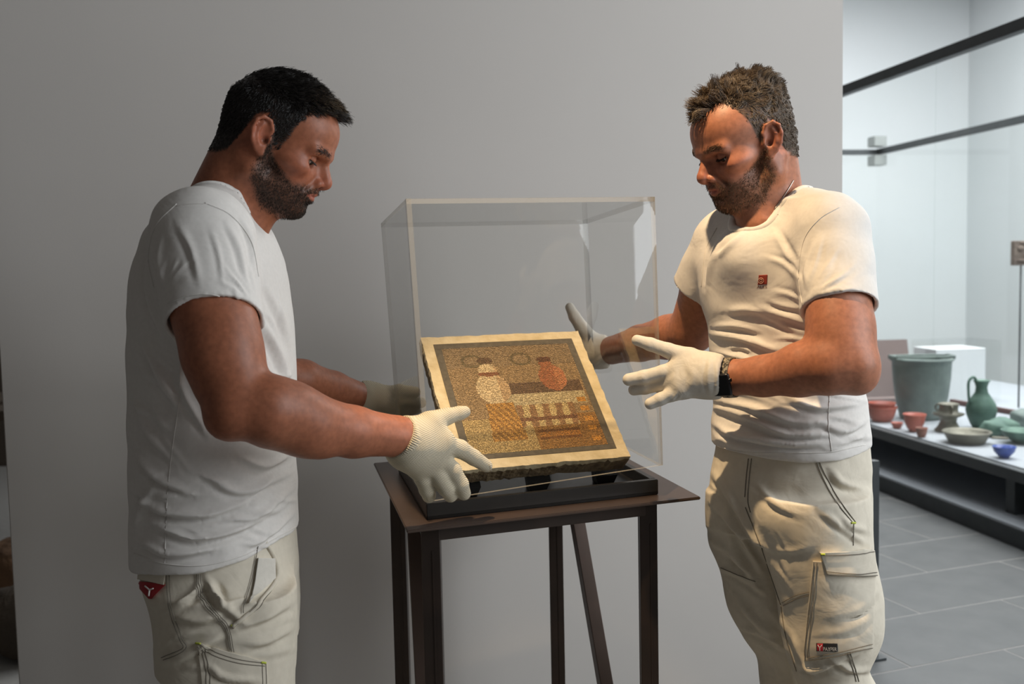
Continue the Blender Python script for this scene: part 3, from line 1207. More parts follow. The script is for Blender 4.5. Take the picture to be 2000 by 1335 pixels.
def fan(cx, cy, a0, a1, n, r0, r1, wd, ht, seed):
    """radiating wrinkles from a pulled point; angles in degrees, picture sense (y down)"""
    r = np.random.default_rng(seed)
    out = []
    for k in range(n):
        a = R_(a0 + (a1 - a0) * (k + r.uniform(-.3, .3)) / max(n - 1, 1))
        s, e = r0 * r.uniform(.7, 1.6), r1 * r.uniform(.55, 1.1)
        b = r.uniform(-.16, .16)
        pts = [(cx + math.cos(a + b * t) * (s + (e - s) * t), cy + math.sin(a + b * t) * (s + (e - s) * t)) for t in (0, .5, 1)]
        out.append((pts, wd * r.uniform(.7, 1.3), ht * r.uniform(.6, 1.2)))
    return out


def scatter(x0, x1, y0, y1, ang, n, ln, wd, ht, seed, bend=.25):
    """loose short wrinkles all lying about one way"""
    r = np.random.default_rng(seed)
    out = []
    for k in range(n):
        x, y = r.uniform(x0, x1), r.uniform(y0, y1)
        a, L = R_(ang + r.normal(0, 12)), ln * r.uniform(.5, 1.2)
        c = r.normal(0, bend) * L * .3
        d = np.array([math.cos(a), math.sin(a)])
        m = np.array([-d[1], d[0]]) * c
        p = np.array([x, y])
        out.append(([tuple(p - d * L / 2), tuple(p + m), tuple(p + d * L / 2)], wd * r.uniform(.6, 1.3), ht * r.uniform(.4, 1.1)))
    return out


def vnoise(V, scale, seed=0):
    """cheap smooth 3D value noise at the points"""
    r = np.random.default_rng(seed)
    tab = r.uniform(-1, 1, (32, 32, 32))
    p = V * scale + 100.0
    i = np.floor(p).astype(int)
    t = p - i
    t = t * t * (3 - 2 * t)
    out = 0
    for a in (0, 1):
        for b in (0, 1):
            for c in (0, 1):
                wt = (t[:, 0] if a else 1 - t[:, 0]) * (t[:, 1] if b else 1 - t[:, 1]) * (t[:, 2] if c else 1 - t[:, 2])
                out = out + wt * tab[(i[:, 0] + a) % 32, (i[:, 1] + b) % 32, (i[:, 2] + c) % 32]
    return out


class HeadFrame:
    def __init__(self, o, fwd_xy, pitch, roll=0.0, s=1.0):
        f = np.array([fwd_xy[0], fwd_xy[1], 0.0])
        f /= np.linalg.norm(f)
        l = np.array([-f[1], f[0], 0.0])
        u = np.array([0, 0, 1.0])
        f2 = f * math.cos(pitch) - u * math.sin(pitch)
        u2 = u * math.cos(pitch) + f * math.sin(pitch)
        l2 = l * math.cos(roll) + u2 * math.sin(roll)
        u3 = u2 * math.cos(roll) - l * math.sin(roll)
        self.R = np.stack([f2, l2, u3], 1)
        self.o, self.s = np.array(o, float), s

    def w(self, p):
        return self.o + self.R @ (np.array(p, float) * self.s)

    def loc(self, V):
        return (V - self.o) @ self.R / self.s

    def ball(self, c, r, R=None):
        RR = self.R if R is None else self.R @ R
        return ball(self.w(c), np.array(r) * self.s, RR)

    def cone(self, a, b, ra, rb=None):
        return cone(self.w(a), self.w(b), ra * self.s, (ra if rb is None else rb) * self.s)


def rot(ax, deg):
    return np.array(Matrix.Rotation(R_(deg), 3, ax))


def sculpt_head(F, H, k):
    """k: small shape differences between the two heads"""
    F.add(H.ball((-.002, 0, .044), (.096, .076, .080)))
    F.add(H.ball((.046, 0, .046), (.063, .063, .054)), .02)
    F.add(H.cone((.050, 0, .0), (.058, 0, -.055), .049, .043), .03)
    F.add(H.ball((.074, 0, -.046), (.038, .034, .032)), .02)
    for s in (-1, 1):
        F.add(H.ball((.060, s * .047, -.016), (.030, .018, .015)), .022)
        F.add(H.cone((.002, s * .052, -.060), (.078, s * .016, -.088), .016, .015), .022)
        F.add(H.cone((.002, s * .056, -.008), (.002, s * .052, -.060), .014, .015), .022)
    F.add(H.ball((.045, 0, -.062), (.050, .042, .032)), .02)
    F.add(H.ball((.085, 0, -.086), (.020, .022, .017)), .016)
    for s in (-1, 1):
        F.add(H.cone((.101, s * .011, .0185), (.087, s * .046, .020), .0095, .0075), .014)
        F.sub(H.ball((.109, s * .031, .000), (.021, .018, .0105)), .012)
    # nose
    n = k.get('nose', 0.0)
    F.add(H.cone((.1015, 0, .009), (.1185 + n, 0, -.018), .0068, .0085), .007)
    F.add(H.ball((.101, 0, -.017), (.016, .0105, .018)), .008)
    F.add(H.ball((.1205 + n, 0, -.0245), .0100), .006)
    for s in (-1, 1):
        F.add(H.ball((.108, s * .0125, -.0305), (.0105, .0070, .0080)), .005)
    F.add(H.cone((.1185 + n, 0, -.032), (.108, 0, -.037), .0055, .006), .004)
    for s in (-1, 1):
        F.sub(H.ball((.1145, s * .0068, -.0365), (.0055, .0030, .0040)), .003)
        F.sub(H.cone((.104, s * .020, -.026), (.094, s * .030, -.048), .0025, .0025), .008)   # cheek fold
    # lips
    for s in (-1, 1):
        F.add(H.cone((.1085, 0, -.0490), (.093, s * .0225, -.0550), .0062, .0030), .006)
        F.add(H.cone((.1050, 0, -.0610), (.092, s * .0205, -.0575), .0072, .0030), .006)
    for s in (-1, 1):
        F.sub(H.cone((.1160, 0, -.0548), (.0955, s * .0245, -.0563), .0018, .0015), .003)
    F.sub(H.ball((.113, 0, -.0735), (.010, .020, .0055)), .008)
    # eyelids lowered to a narrow slit over the eyeballs
    for s in (-1, 1):
        c = np.array([.0785, s * .032, .0035])

        def arc(el0, el1, rad, a0, a1, n=7, s=s, c=c):
            out = []
            for t in np.linspace(0, 1, n):
                az = R_(a0 + (a1 - a0) * t)
                e_ = R_(el0 + (el1 - el0) * math.sin(math.pi * t))
                out.append(c + rad * np.array([math.cos(e_) * math.cos(az), s * math.cos(e_) * math.sin(az), math.sin(e_)]))
            return out
        F.add(H.ball(c, .0146), .0035)
        sl = arc(-14, -24, .0150, -48, 62, 9)
        for a, b in zip(sl, sl[1:]):
            F.sub(H.cone(a, b, .0031, .0031), .001)
        lid = arc(-2, -9, .0142, -46, 62)
        for a, b in zip(lid, lid[1:]):
            F.add(H.cone(a, b, .0016, .0016), .0012)
        cr = arc(8, 30, .0158, -50, 66)
        for a, b in zip(cr, cr[1:]):
            F.sub(H.cone(a, b, .0011, .0011), .003)
        bag = arc(-30, -52, .0158, -44, 60)
        for a, b in zip(bag, bag[1:]):
            F.sub(H.cone(a, b, .0010, .0010), .004)
    # ears
    for s in (-1, 1):
        A = rot('Z', s * -24) @ rot('Y', -14)

        def e(p, s=s, A=A):
            q = A @ np.array([p[0], p[1] * s, p[2]])
            return np.array([.003, s * .0735, .002]) + 1.08 * q
        F.add(H.ball(e((-.004, .002, .001)), (.017, .0078, .030), A), .006)
        rim = [(.010, .003, -.004), (.012, .005, .012), (.006, .007, .026), (-.006, .008, .031), (-.016, .009, .024), (-.020, .0085, .010), (-.018, .007, -.006), (-.010, .004, -.020), (-.002, .002, -.028)]
        F.sub(H.ball(e((-.003, .0085, .004)), (.0115, .0055, .020), A), .004)
        for a, b in zip(rim, rim[1:]):
            F.add(H.cone(e(a), e(b), .0034, .0034), .0025)
        an = [(-.004, .006, .019), (-.010, .006, .010), (-.011, .0065, -.002), (-.006, .006, -.012)]
        for a, b in zip(an, an[1:]):
            F.add(H.cone(e(a), e(b), .0028, .0028), .003)
        F.add(H.ball(e((.002, .0015, -.026)), (.007, .005, .009), A), .004)
        F.add(H.ball(e((.0105, .004, -.006)), (.004, .004, .006), A), .003)
        F.sub(H.ball(e((.001, .006, -.005)), (.0065, .007, .0075), A), .003)


def head_masks(q):
    """q: head-space points; returns beard, lips, scalp weights"""
    x, y, z = q[:, 0], q[:, 1], q[:, 2]
    ay = np.abs(y)
    sm = lambda v, a, b: np.clip((v - a) / (b - a), 0, 1)
    zc = np.interp(x, [-.01, .012, .03, .05, .075, .092, .104, .118], [.012, .006, -.018, -.034, -.046, -.040, -.0375, -.0365])
    beard = sm(zc - z, -.002, .010) * sm(x - np.interp(z, [-.125, -.07, .02], [.046, .008, .006]), -.004, .010) * sm(z, -.120, -.100) * (ay < .075)
    lips = ((x > .088) & (ay < .0245)) * np.exp(-((z + .0553 + .12 * ay * 0) / np.maximum(.0085 * (1 - (ay / .026) ** 2), .0015)) ** 2)
    beard = beard * (1 - sm(lips, .25, .6))
    return beard, lips


def curves_obj(name, strands, rad0, rad1, m, parent):
    """strands: array n x k x 3"""
    n, k, _ = strands.shape
    cu = bpy.data.hair_curves.new(name)
    cu.add_curves([k] * n)
    cu.attributes['position'].data.foreach_set('vector', strands.astype(np.float32).ravel())
    ra = cu.attributes.get('radius') or cu.attributes.new('radius', 'FLOAT', 'POINT')
    ra.data.foreach_set('value', np.tile(np.linspace(rad0, rad1, k), n).astype(np.float32))
    cu.materials.append(m)
    o = bpy.data.objects.new(name, cu)
    COL.objects.link(o)
    o.parent = parent
    return o


def grow(V, Q, Nn, wt, n, k, length, dirfn, seed, curl=0.0, clump=0, jit=.22, hold=.75, rise=.55):
    """grow strands from the surface; wt vertex density, length(q_idx) metres, dirfn(root, normal)->comb direction"""
    r = np.random.default_rng(seed)
    fw = wt[Q].mean(1)
    ar = np.linalg.norm(np.cross(V[Q[:, 2]] - V[Q[:, 0]], V[Q[:, 3]] - V[Q[:, 1]]), axis=1)
    pr = fw * ar
    fi = r.choice(len(Q), n, p=pr / pr.sum())
    a, b = r.random(n), r.random(n)
    q = Q[fi]
    bl = lambda A: (A[q[:, 0]] * ((1 - a) * (1 - b))[:, None] + A[q[:, 1]] * (a * (1 - b))[:, None] + A[q[:, 2]] * (a * b)[:, None] + A[q[:, 3]] * ((1 - a) * b)[:, None])
    root, nor = bl(V), bl(Nn)
    nor /= np.linalg.norm(nor, axis=1)[:, None]
    L = length(root) * r.uniform(.7, 1.15, n)
    D = dirfn(root, nor)
    D = D + r.normal(0, jit, (n, 3))
    D /= np.linalg.norm(D, axis=1)[:, None]
    t = np.linspace(0, 1, k)
    lift = nor * rise
    pts = root[:, None, :] + L[:, None, None] * (t[None, :, None] * (D + lift * 0.9)[:, None, :] * .8 - (t ** 2)[None, :, None] * (lift * .45)[:, None, :])
    if curl:
        ph = vnoise(root, 60, seed)[:, None] * 6 + t[None, :] * 5.0
        side = np.cross(D, nor)
        pts += (curl * L[:, None] * t[None, :] * np.sin(ph))[:, :, None] * side[:, None, :] + (curl * L[:, None] * t[None, :] * np.cos(ph) * .3)[:, :, None] * nor[:, None, :]
    if clump:
        ci = r.choice(n, clump, replace=False)
        cr = root[ci]
        near = np.zeros(n, int)
        for s in range(0, n, 2000):
            d = ((root[s:s + 2000, None, :] - cr[None]) ** 2).sum(2)
            near[s:s + 2000] = ci[d.argmin(1)]
        wgt = (t ** 1.2 * hold)[None, :, None]
        pts = pts * (1 - wgt) + pts[near] * wgt
    pts[:, 0] -= nor * .001
    return pts
# ------------------------------------------------------------------ the two handlers
M_SKIN = attr_mat('tanned_skin', 'skin', 0.48, bump=(420, 0.10, 0.001), spec=0.4, sss=0.12, grain=(110, 0.16))
M_TEE = mat('white_cotton_jersey', lin(216, 212, 207), 0.9, noise=(160, lin(209, 205, 200), 0.5), bump=(900, 0.10, 0.0006), spec=0.2)
M_TROU = mat('ecru_cotton_twill', lin(208, 200, 184), 0.9, noise=(90, lin(199, 191, 175), 0.6), bump=(700, 0.14, 0.0006), spec=0.2)
M_STITCH = mat('grey_stitching', lin(104, 98, 88), 0.9)
M_LIME = mat('lime_bartack', lin(176, 186, 66), 0.8)
M_HAIRD = mat('black_hair', lin(26, 22, 20), 0.42, spec=0.5)
M_HAIRB = mat('brown_grey_hair', lin(74, 60, 48), 0.42, noise=(300, lin(118, 102, 84), 0.4), spec=0.5)
M_BEARDD = mat('dark_stubble', lin(44, 35, 30), 0.7, noise=(400, lin(74, 64, 57), 0.35), spec=0.2)
M_BEARDB = mat('brown_stubble', lin(72, 54, 40), 0.7, noise=(400, lin(116, 96, 76), 0.4), spec=0.2)
M_EYE = mat('eye_white', lin(196, 188, 178), 0.2)
M_IRIS = mat('dark_iris', lin(40, 26, 18), 0.15)
M_GLOVE = mat('white_cotton_glove', lin(208, 203, 193), 0.9, noise=(120, lin(199, 194, 184), 0.6), bump=(700, 0.12, 0.0008), spec=0.2)


def crumple(m, scale, stretch, strength, dist):
    """soft crumple relief under the weave"""
    nt = m.node_tree
    b = nt.nodes['Principled BSDF']
    fine = b.inputs['Normal'].links[0].from_node
    tc = nt.nodes.new('ShaderNodeTexCoord')
    mp = nt.nodes.new('ShaderNodeMapping')
    mp.inputs['Scale'].default_value = stretch
    mp.inputs['Rotation'].default_value = (0.5, 0.35, 0.2)
    nt.links.new(tc.outputs['Object'], mp.inputs['Vector'])
    n = nt.nodes.new('ShaderNodeTexNoise')
    n.inputs['Scale'].default_value = scale
    n.inputs['Detail'].default_value = 3
    n.inputs['Distortion'].default_value = 0.6
    nt.links.new(mp.outputs['Vector'], n.inputs['Vector'])
    bp = nt.nodes.new('ShaderNodeBump')
    bp.inputs['Strength'].default_value = strength
    bp.inputs['Distance'].default_value = dist
    nt.links.new(n.outputs['Fac'], bp.inputs['Height'])
    nt.links.new(bp.outputs['Normal'], fine.inputs['Normal'])


crumple(M_TEE, 15, (0.9, 0.9, 1.25), 0.30, 0.010)
crumple(M_TROU, 16, (1.0, 1.0, 1.2), 0.35, 0.010)
crumple(M_GLOVE, 40, (1.0, 1.0, 1.0), 0.4, 0.005)


def knit_mat(name, col, d, freq):
    """knitted rib: bands across direction d"""
    m = mat(name, col, 0.95, spec=0.15)
    nt = m.node_tree
    tc = nt.nodes.new('ShaderNodeTexCoord')
    vm = nt.nodes.new('ShaderNodeVectorMath')
    vm.operation = 'DOT_PRODUCT'
    vm.inputs[1].default_value = tuple(d)
    nt.links.new(tc.outputs['Object'], vm.inputs[0])
    no = nt.nodes.new('ShaderNodeTexNoise')
    no.inputs['Scale'].default_value = 25
    nt.links.new(tc.outputs['Object'], no.inputs['Vector'])
    ad = nt.nodes.new('ShaderNodeMath')
    ad.operation = 'MULTIPLY_ADD'
    ad.inputs[1].default_value = 0.004
    nt.links.new(no.outputs['Fac'], ad.inputs[0])
    nt.links.new(vm.outputs['Value'], ad.inputs[2])
    mu = nt.nodes.new('ShaderNodeMath')
    mu.operation = 'MULTIPLY'
    mu.inputs[1].default_value = freq * 2 * math.pi
    nt.links.new(ad.outputs[0], mu.inputs[0])
    si = nt.nodes.new('ShaderNodeMath')
    si.operation = 'SINE'
    nt.links.new(mu.outputs[0], si.inputs[0])
    bp = nt.nodes.new('ShaderNodeBump')
    bp.inputs['Strength'].default_value = 0.7
    bp.inputs['Distance'].default_value = 0.0006
    nt.links.new(si.outputs[0], bp.inputs['Height'])
    nt.links.new(bp.outputs['Normal'], nt.nodes['Principled BSDF'].inputs['Normal'])
    mr = nt.nodes.new('ShaderNodeMapRange')
    mr.inputs['From Min'].default_value = -1
    nt.links.new(si.outputs[0], mr.inputs['Value'])
    mx = nt.nodes.new('ShaderNodeMix')
    mx.data_type = 'RGBA'
    mx.inputs['A'].default_value = tuple(v * .80 for v in col[:3]) + (1,)
    mx.inputs['B'].default_value = col
    nt.links.new(mr.outputs['Result'], mx.inputs['Factor'])
    nt.links.new(mx.outputs['Result'], nt.nodes['Principled BSDF'].inputs['Base Color'])
    return m


def bvh_of(V, Q):
    return BVHTree.FromPolygons([tuple(v) for v in V], [tuple(int(i) for i in q) for q in Q])


def onto(tree, pts, lift=0.0012):
    """picture polyline laid onto a surface, a little proud of it"""
    out = []
    for x, y in pts:
        d = _f + CR * (x - IW / 2) / FPX - CU * (y - IH / 2) / FPX
        d = Vector(d).normalized()
        h = tree.ray_cast(Vector(CO), d)
        if h[0] is not None:
            n = h[1]
            if n.dot(d) > 0:
                n = -n
            out.append(np.array(h[0] + n * lift))
    return out


def stitch_lines(name, tree, lines, m, parent, rad=0.0007, n=40, lift=0.0006, dash=None):
    pl = []
    for ln in lines:
        pts = spline(ln, n) if len(ln) > 2 else np.linspace(ln[0], ln[1], n)
        q = onto(tree, pts, lift)
        seg = [q[0]] if q else []
        for a, b in zip(q, q[1:]):
            if np.linalg.norm(b - a) < 0.03:
                seg.append(b)
            else:
                pl.append(seg)
                seg = [b]
        pl.append(seg)
    o = tubes_obj(name, [s for s in pl if len(s) > 1], rad, m, parent, 5)
    o['kind'] = 'stuff'
    return o


def patch(name, tree, outline, m, parent, lift=0.002, step=2.2):
    """flat cloth patch following a surface: grid inside a picture outline"""
    o = np.array(outline, float)
    from_x, to_x, from_y, to_y = o[:, 0].min(), o[:, 0].max(), o[:, 1].min(), o[:, 1].max()
    bm = bmesh.new()
    nx, ny = max(int((to_x - from_x) / step), 2), max(int((to_y - from_y) / step), 2)
    a, b, c, d = o[:4]
    grid = {}
    for i in range(nx + 1):
        for j in range(ny + 1):
            u, v = i / nx, j / ny
            p = (a * (1 - u) + b * u) * (1 - v) + (d * (1 - u) + c * u) * v
            q = onto(tree, [p], lift)
            if q:
                grid[i, j] = bm.verts.new(tuple(q[0]))
    for i in range(nx):
        for j in range(ny):
            k = [(i, j), (i + 1, j), (i + 1, j + 1), (i, j + 1)]
            if all(t in grid for t in k):
                bm.faces.new([grid[t] for t in k])
    # skirt down into the cloth so that the patch has an edge
    back = {}
    for (i, j), v in list(grid.items()):
        if i in (0, nx) or j in (0, ny):
            d = (v.co - Vector(CO)).normalized()
            back[i, j] = bm.verts.new(v.co + d * lift * 2.2)
    ring = [(i, 0) for i in range(nx)] + [(nx, j) for j in range(ny)] + [(nx - i, ny) for i in range(nx)] + [(0, ny - j) for j in range(ny)]
    for k in range(len(ring)):
        a_, b_ = ring[k], ring[(k + 1) % len(ring)]
        if a_ in back and b_ in back:
            bm.faces.new((grid[a_], back[a_], back[b_], grid[b_]))
    me = bpy.data.meshes.new(name)
    bmesh.ops.recalc_face_normals(bm, faces=bm.faces)
    bm.to_mesh(me)
    bm.free()
    return link(name, me, m, parent, True)


def text_on(name, s, tree, x0, y0, wpx, hpx, m, parent, slant=(0, 0), lift=0.0012):
    """lettering whose points are laid on a surface"""
    cu = bpy.data.curves.new('lettering', 'FONT')
    cu.body = s
    ob = bpy.data.objects.new('lettering', cu)
    COL.objects.link(ob)
    dg = bpy.context.evaluated_depsgraph_get()
    me0 = bpy.data.meshes.new_from_object(ob.evaluated_get(dg))
    bpy.data.objects.remove(ob)
    v = np.array([q.co[:] for q in me0.vertices])
    lo, hi = v.min(0), v.max(0)
    bm = bmesh.new()
    bm.from_mesh(me0)
    for vert, q in zip(bm.verts, v):
        u, w_ = (q[0] - lo[0]) / (hi[0] - lo[0]), (q[1] - lo[1]) / (hi[1] - lo[1])
        p = onto(tree, [(x0 + u * wpx + slant[0] * w_, y0 - w_ * hpx + slant[1] * u)], lift)
        if p:
            vert.co = Vector(p[0])
    return from_bm(name, bm, m, parent)


def hand_field(chains, palm, k_palm=0.018, k_f=0.006, h=0.0021):
    """gloved hand: palm = list of cones blended softly, chains = fingers (points, radii)"""
    allp = np.array([p for c, r in chains for p in c] + [p for a, b, ra, rb in palm for p in (a, b)])
    lo, hi = allp.min(0) - 0.055, allp.max(0) + 0.055
    F = Field(axis(lo[0], hi[0], h), axis(lo[1], hi[1], h), axis(lo[2], hi[2], h))
    for a, b, ra, rb in palm:
        F.add(cone(a, b, ra, rb), k_palm)
    for pts, rr in chains:
        # one finger: its own smooth chain, then joined to the palm
        prims = [cone(a, b, ra, rb) for a, b, ra, rb in zip(pts, pts[1:], rr, rr[1:])]
        lo_ = np.min([p[1] for p in prims], 0)
        hi_ = np.max([p[2] for p in prims], 0)

        def fn(X, Y, Z, prims=prims):
            d = prims[0][0](X, Y, Z)
            for p in prims[1:]:
                e_ = p[0](X, Y, Z)
                hh = np.clip(.5 + .5 * (e_ - d) / .004, 0, 1)
                d = e_ * (1 - hh) + d * hh - .004 * hh * (1 - hh)
            return d
        F.add((fn, lo_, hi_), k_f)
    return F


def px3(lst):
    return [P(x, y, Y=d) for x, y, d in lst]


# =================================================================== shared builders
def chain_add(F, pts, rr, k):
    for a, b, ra, rb in zip(pts, pts[1:], rr, rr[1:]):
        F.add(cone(a, b, ra, rb), k)


def tube_cut(a, b, ra, rb, wall=0.007, depth=0.05, lean=(0, 0, 0)):
    """a sleeve from a to b with a square end at b and an open mouth"""
    a, b = np.array(a, float), np.array(b, float)
    d = (b - a) / np.linalg.norm(b - a)
    c = cone(a, b + d * 0.08, ra, rb)
    c = combine(c, half(b, d + np.array(lean)), 'and')
    m = cone(b - d * depth, b + d * 0.1, rb - wall, rb - wall + .002)
    return c, m


def eyes(H, parent):
    for s in (-1, 1):
        bm = bmesh.new()
        bmesh.ops.create_uvsphere(bm, u_segments=24, v_segments=16, radius=.0131 * H.s)
        bmesh.ops.translate(bm, vec=tuple(H.w((.0785, s * .032, .0035))), verts=bm.verts)
        e_ = from_bm('eyeball', bm, M_EYE, parent, True)
        bm = bmesh.new()
        bmesh.ops.create_uvsphere(bm, u_segments=16, v_segments=10, radius=.0064 * H.s)
        bmesh.ops.translate(bm, vec=tuple(H.w((.0856, s * .0335, -.0006))), verts=bm.verts)
        from_bm('iris', bm, M_IRIS, e_, True)


def lashes(H, parent, m):
    st = []
    r = np.random.default_rng(5)
    for s in (-1, 1):
        c = np.array([.0785, s * .032, .0035])
        for t in r.random(110):
            az, el = R_(-44 + 104 * t), R_(-4 - 9 * math.sin(math.pi * t))
            d = np.array([math.cos(el) * math.cos(az), s * math.cos(el) * math.sin(az), math.sin(el)])
            p = c + d * .0150
            q_ = d * .8 + np.array([.1, 0, -.55])
            L = .0055 * r.uniform(.7, 1.1)
            st.append([H.w(p), H.w(p + q_ * L * .5 + np.array([0, 0, -.0004])), H.w(p + q_ * L)])
    return curves_obj('eyelash', np.array(st), .00028, .0001, m, parent)


def skin_paint(me, V, H, base, hairw, hair_col, beard_col, beard_amt):
    q = H.loc(V)
    beard, lips = head_masks(q)
    head = (q[:, 2] > -.13) & (np.linalg.norm(q, axis=1) < .17)
    c = np.tile(np.array(base, float), (len(V), 1))
    red = np.array([176, 98, 78.0])

    def mixin(w_, col):
        nonlocal c
        c = c * (1 - w_[:, None]) + np.array(col, float) * w_[:, None]
    g = lambda p, s: np.exp(-(((q - np.array(p)) ** 2).sum(1)) / s ** 2)
    mixin(.45 * head * np.clip(g((.118, 0, -.025), .02) + g((-.015, -.08, .0), .035) + g((-.015, .08, .0), .035), 0, 1), red)
    mixin(.30 * head * np.clip(g((.08, .05, -.02), .03) + g((.08, -.05, -.02), .03), 0, 1), red)
    mixin(.75 * head * np.clip(lips, 0, 1), (168, 98, 86))
    mixin(head * beard * beard_amt * (.75 + .25 * vnoise(V, 260, 4)), beard_col)
    mixin(head * np.clip(hairw, 0, 1), hair_col)
    paint(me, 'skin', c)
    return beard * head


def rib_collar(name, V, Q, carves, parent, band=.017, rise=.0028):
    """ribbed neckband: the strip of shirt round the neck opening, raised a little"""
    d = np.full(len(V), 1.0)
    for fn, lo, hi in carves:
        d = np.minimum(d, fn(V[:, 0], V[:, 1], V[:, 2]))
    keep = (d < band)[Q].all(1) & (V[Q].mean(1)[:, 2] > V[:, 2].max() - .30)
    q = Q[keep]
    ids, inv = np.unique(q, return_inverse=True)
    Nn_ = vnormals(V, Q)[ids]
    h = np.clip((band - d[ids]) / .006, 0, 1)
    h = h * h * (3 - 2 * h)
    W = V[ids] + Nn_ * ((rise + .002) * h - .002)[:, None]
    o = link(name, to_mesh(name, W, inv.reshape(q.shape)), M_TEE, parent)
    return o
# =================================================================== handler on the left, in profile
LY = 1.75
HL = HeadFrame(P(528, 277, Y=LY), (1.0, 0.03), R_(27), 0.0, .97)
# --- body (skin): head, neck, trunk, arms, hands, legs as one surface
xs = axis(-1.02, 0.12, .0065, [(HL.o[0] - .14, HL.o[0] + .17, .0026)])
ys = axis(1.36, 2.22, .0065, [(LY - .115, LY + .115, .0026)])
zs = axis(0.06, 1.80, .0065, [(HL.o[2] - .16, HL.o[2] + .15, .0026)])
F = Field(xs, ys, zs)
sculpt_head(F, HL, {'nose': .001})
nb = P(432, 430, Y=LY)
F.add(cone(HL.w((-.020, 0, -.035)), nb, .056, .058), .02)
F.add(cone(HL.w((-.040, 0, .0)), P(425, 400, Y=LY), .042, .050), .03)
F.add(cone(HL.w((.030, 0, -.085)), P(485, 445, Y=LY), .034, .035), .03)
for s in (-1, 1):
    F.add(cone(HL.w((-.022, s * .052, -.035)), P(478, 450, Y=LY + s * -.02), .014, .012), .016)
    F.add(cone(P(412, 430, Y=LY), P(388, 465, Y=LY - s * .15), .042, .048), .025)
F.add(loft([(P(410, y, Y=LY)[2], P((a + b) / 2, y, Y=LY)[0], LY, (b - a) / 2 / FPX * LY - .014, bw - .016, 0) for y, a, b, bw in
            [(430, 335, 496, .13), (500, 302, 532, .175), (700, 285, 562, .165), (1000, 290, 562, .158), (1120, 330, 545, .135)]]), .03)
L_SH, L_EL, L_WR = P(398, 490, Y=1.565), P(459, 800, Y=1.475), P(778, 852, Y=1.65)
uarm = [L_SH, P(412, 590, Y=1.535), P(432, 690, Y=1.505), L_EL]
chain_add(F, uarm, [.064, .0615, .0565, .043], .012)
F.add(cone(P(450, 640, Y=1.512), P(470, 730, Y=1.497), .036, .034), .03)       # biceps
F.add(cone(P(404, 640, Y=1.525), P(426, 745, Y=1.50), .034, .028), .03)       # triceps
farm = [L_EL, P(525, 802, Y=1.488), P(600, 826, Y=1.535), P(690, 843, Y=1.592), L_WR]
chain_add(F, farm, [.043, .0480, .0480, .0405, .0335], .012)
F.add(cone(P(475, 772, Y=1.480), P(570, 792, Y=1.51), .030, .033), .03)       # brachioradialis
F.add(cone(P(525, 838, Y=1.50), P(625, 864, Y=1.545), .022, .018), .03)
F.add(ball(P(440, 820, Y=1.475), .021), .025)                               # elbow point
F.add(cone(L_WR, P(840, 870, Y=1.70), .031, .024), .012)
R_SH, R_EL, R_WR = P(430, 500, Y=1.93), P(518, 732, Y=2.01), P(712, 778, Y=2.20)
chain_add(F, [R_SH, P(480, 620, Y=1.965), R_EL], [.064, .056, .046], .012)
chain_add(F, [R_EL, P(590, 742, Y=2.07), P(650, 760, Y=2.135), R_WR], [.042, .042, .038, .032], .012)
F.add(cone(R_WR, P(742, 786, Y=2.22), .028, .016), .008)
for s, y in ((-1, 1.685), (1, 1.825)):
    chain_add(F, [P(430, 1090, Y=LY) * np.array([1, 0, 1]) + np.array([0, y, 0]), np.array([P(450, 1300, Y=LY)[0], y, .55]), np.array([P(446, 1300, Y=LY)[0] - .01, y, .12])], [.060, .045, .036], .02)
V, Q = F.mesh('person', 1)
Nn = vnormals(V, Q)
q = HL.loc(V)
x, y, z = q.T
ay = np.abs(y)
sm = lambda v, a, b: np.clip((v - a) / (b - a), 0, 1)
hz = np.interp(x, [-.10, -.066, -.048, -.036, -.022, -.006, .006, .012, .020, .034, .042, .048, .054, .064, .085, .11], [-.062, -.058, -.045, -.004, .034, .042, .030, .0, -.012, -.006, .018, .045, .070, .082, .090, .096])
hairL = sm(z - hz, -.003, .006) * (np.linalg.norm(q, axis=1) < .17) * (z > -.075)
inear = (ay > .0755) & (x < .02) & (x > -.04) & (np.abs(z) < .045) & (z < .034)
hairL = hairL * ~inear
me = to_mesh('person', V, Q)
beardL = skin_paint(me, V, HL, (150, 92, 66), hairL * np.where(x > -.01, sm(z - hz, .0, .03) * .6 + .4, 1), (34, 28, 25), (66, 52, 44), .80)
me.materials.append(M_SKIN)
person1 = bpy.data.objects.new('person', me)
COL.objects.link(person1)
tag(person1, 'dark-haired man in profile, white T-shirt and ribbed knit gloves, steadying the acrylic cover', 'person')
eyes(HL, person1)
lashes(HL, person1, M_HAIRD)


def combL(root, nor):
    f, l, u = HL.R[:, 0], HL.R[:, 1], HL.R[:, 2]
    ql = HL.loc(root)
    topw = sm(ql[:, 2], .05, .095)[:, None]
    fr = sm(ql[:, 0], .02, .08)[:, None]
    side = -u * .8 - f * .35
    topd = f * (.75 + .5 * fr) + u * (.30 - .35 * fr)
    return side * (1 - topw) + topd * topw


def lenL(root):
    ql = HL.loc(root)
    t = sm(ql[:, 2], .045, .10)
    return .006 + .020 * t + .014 * t * sm(ql[:, 0], .03, .08) - .004 * sm(-.01 - ql[:, 2], 0, .02)


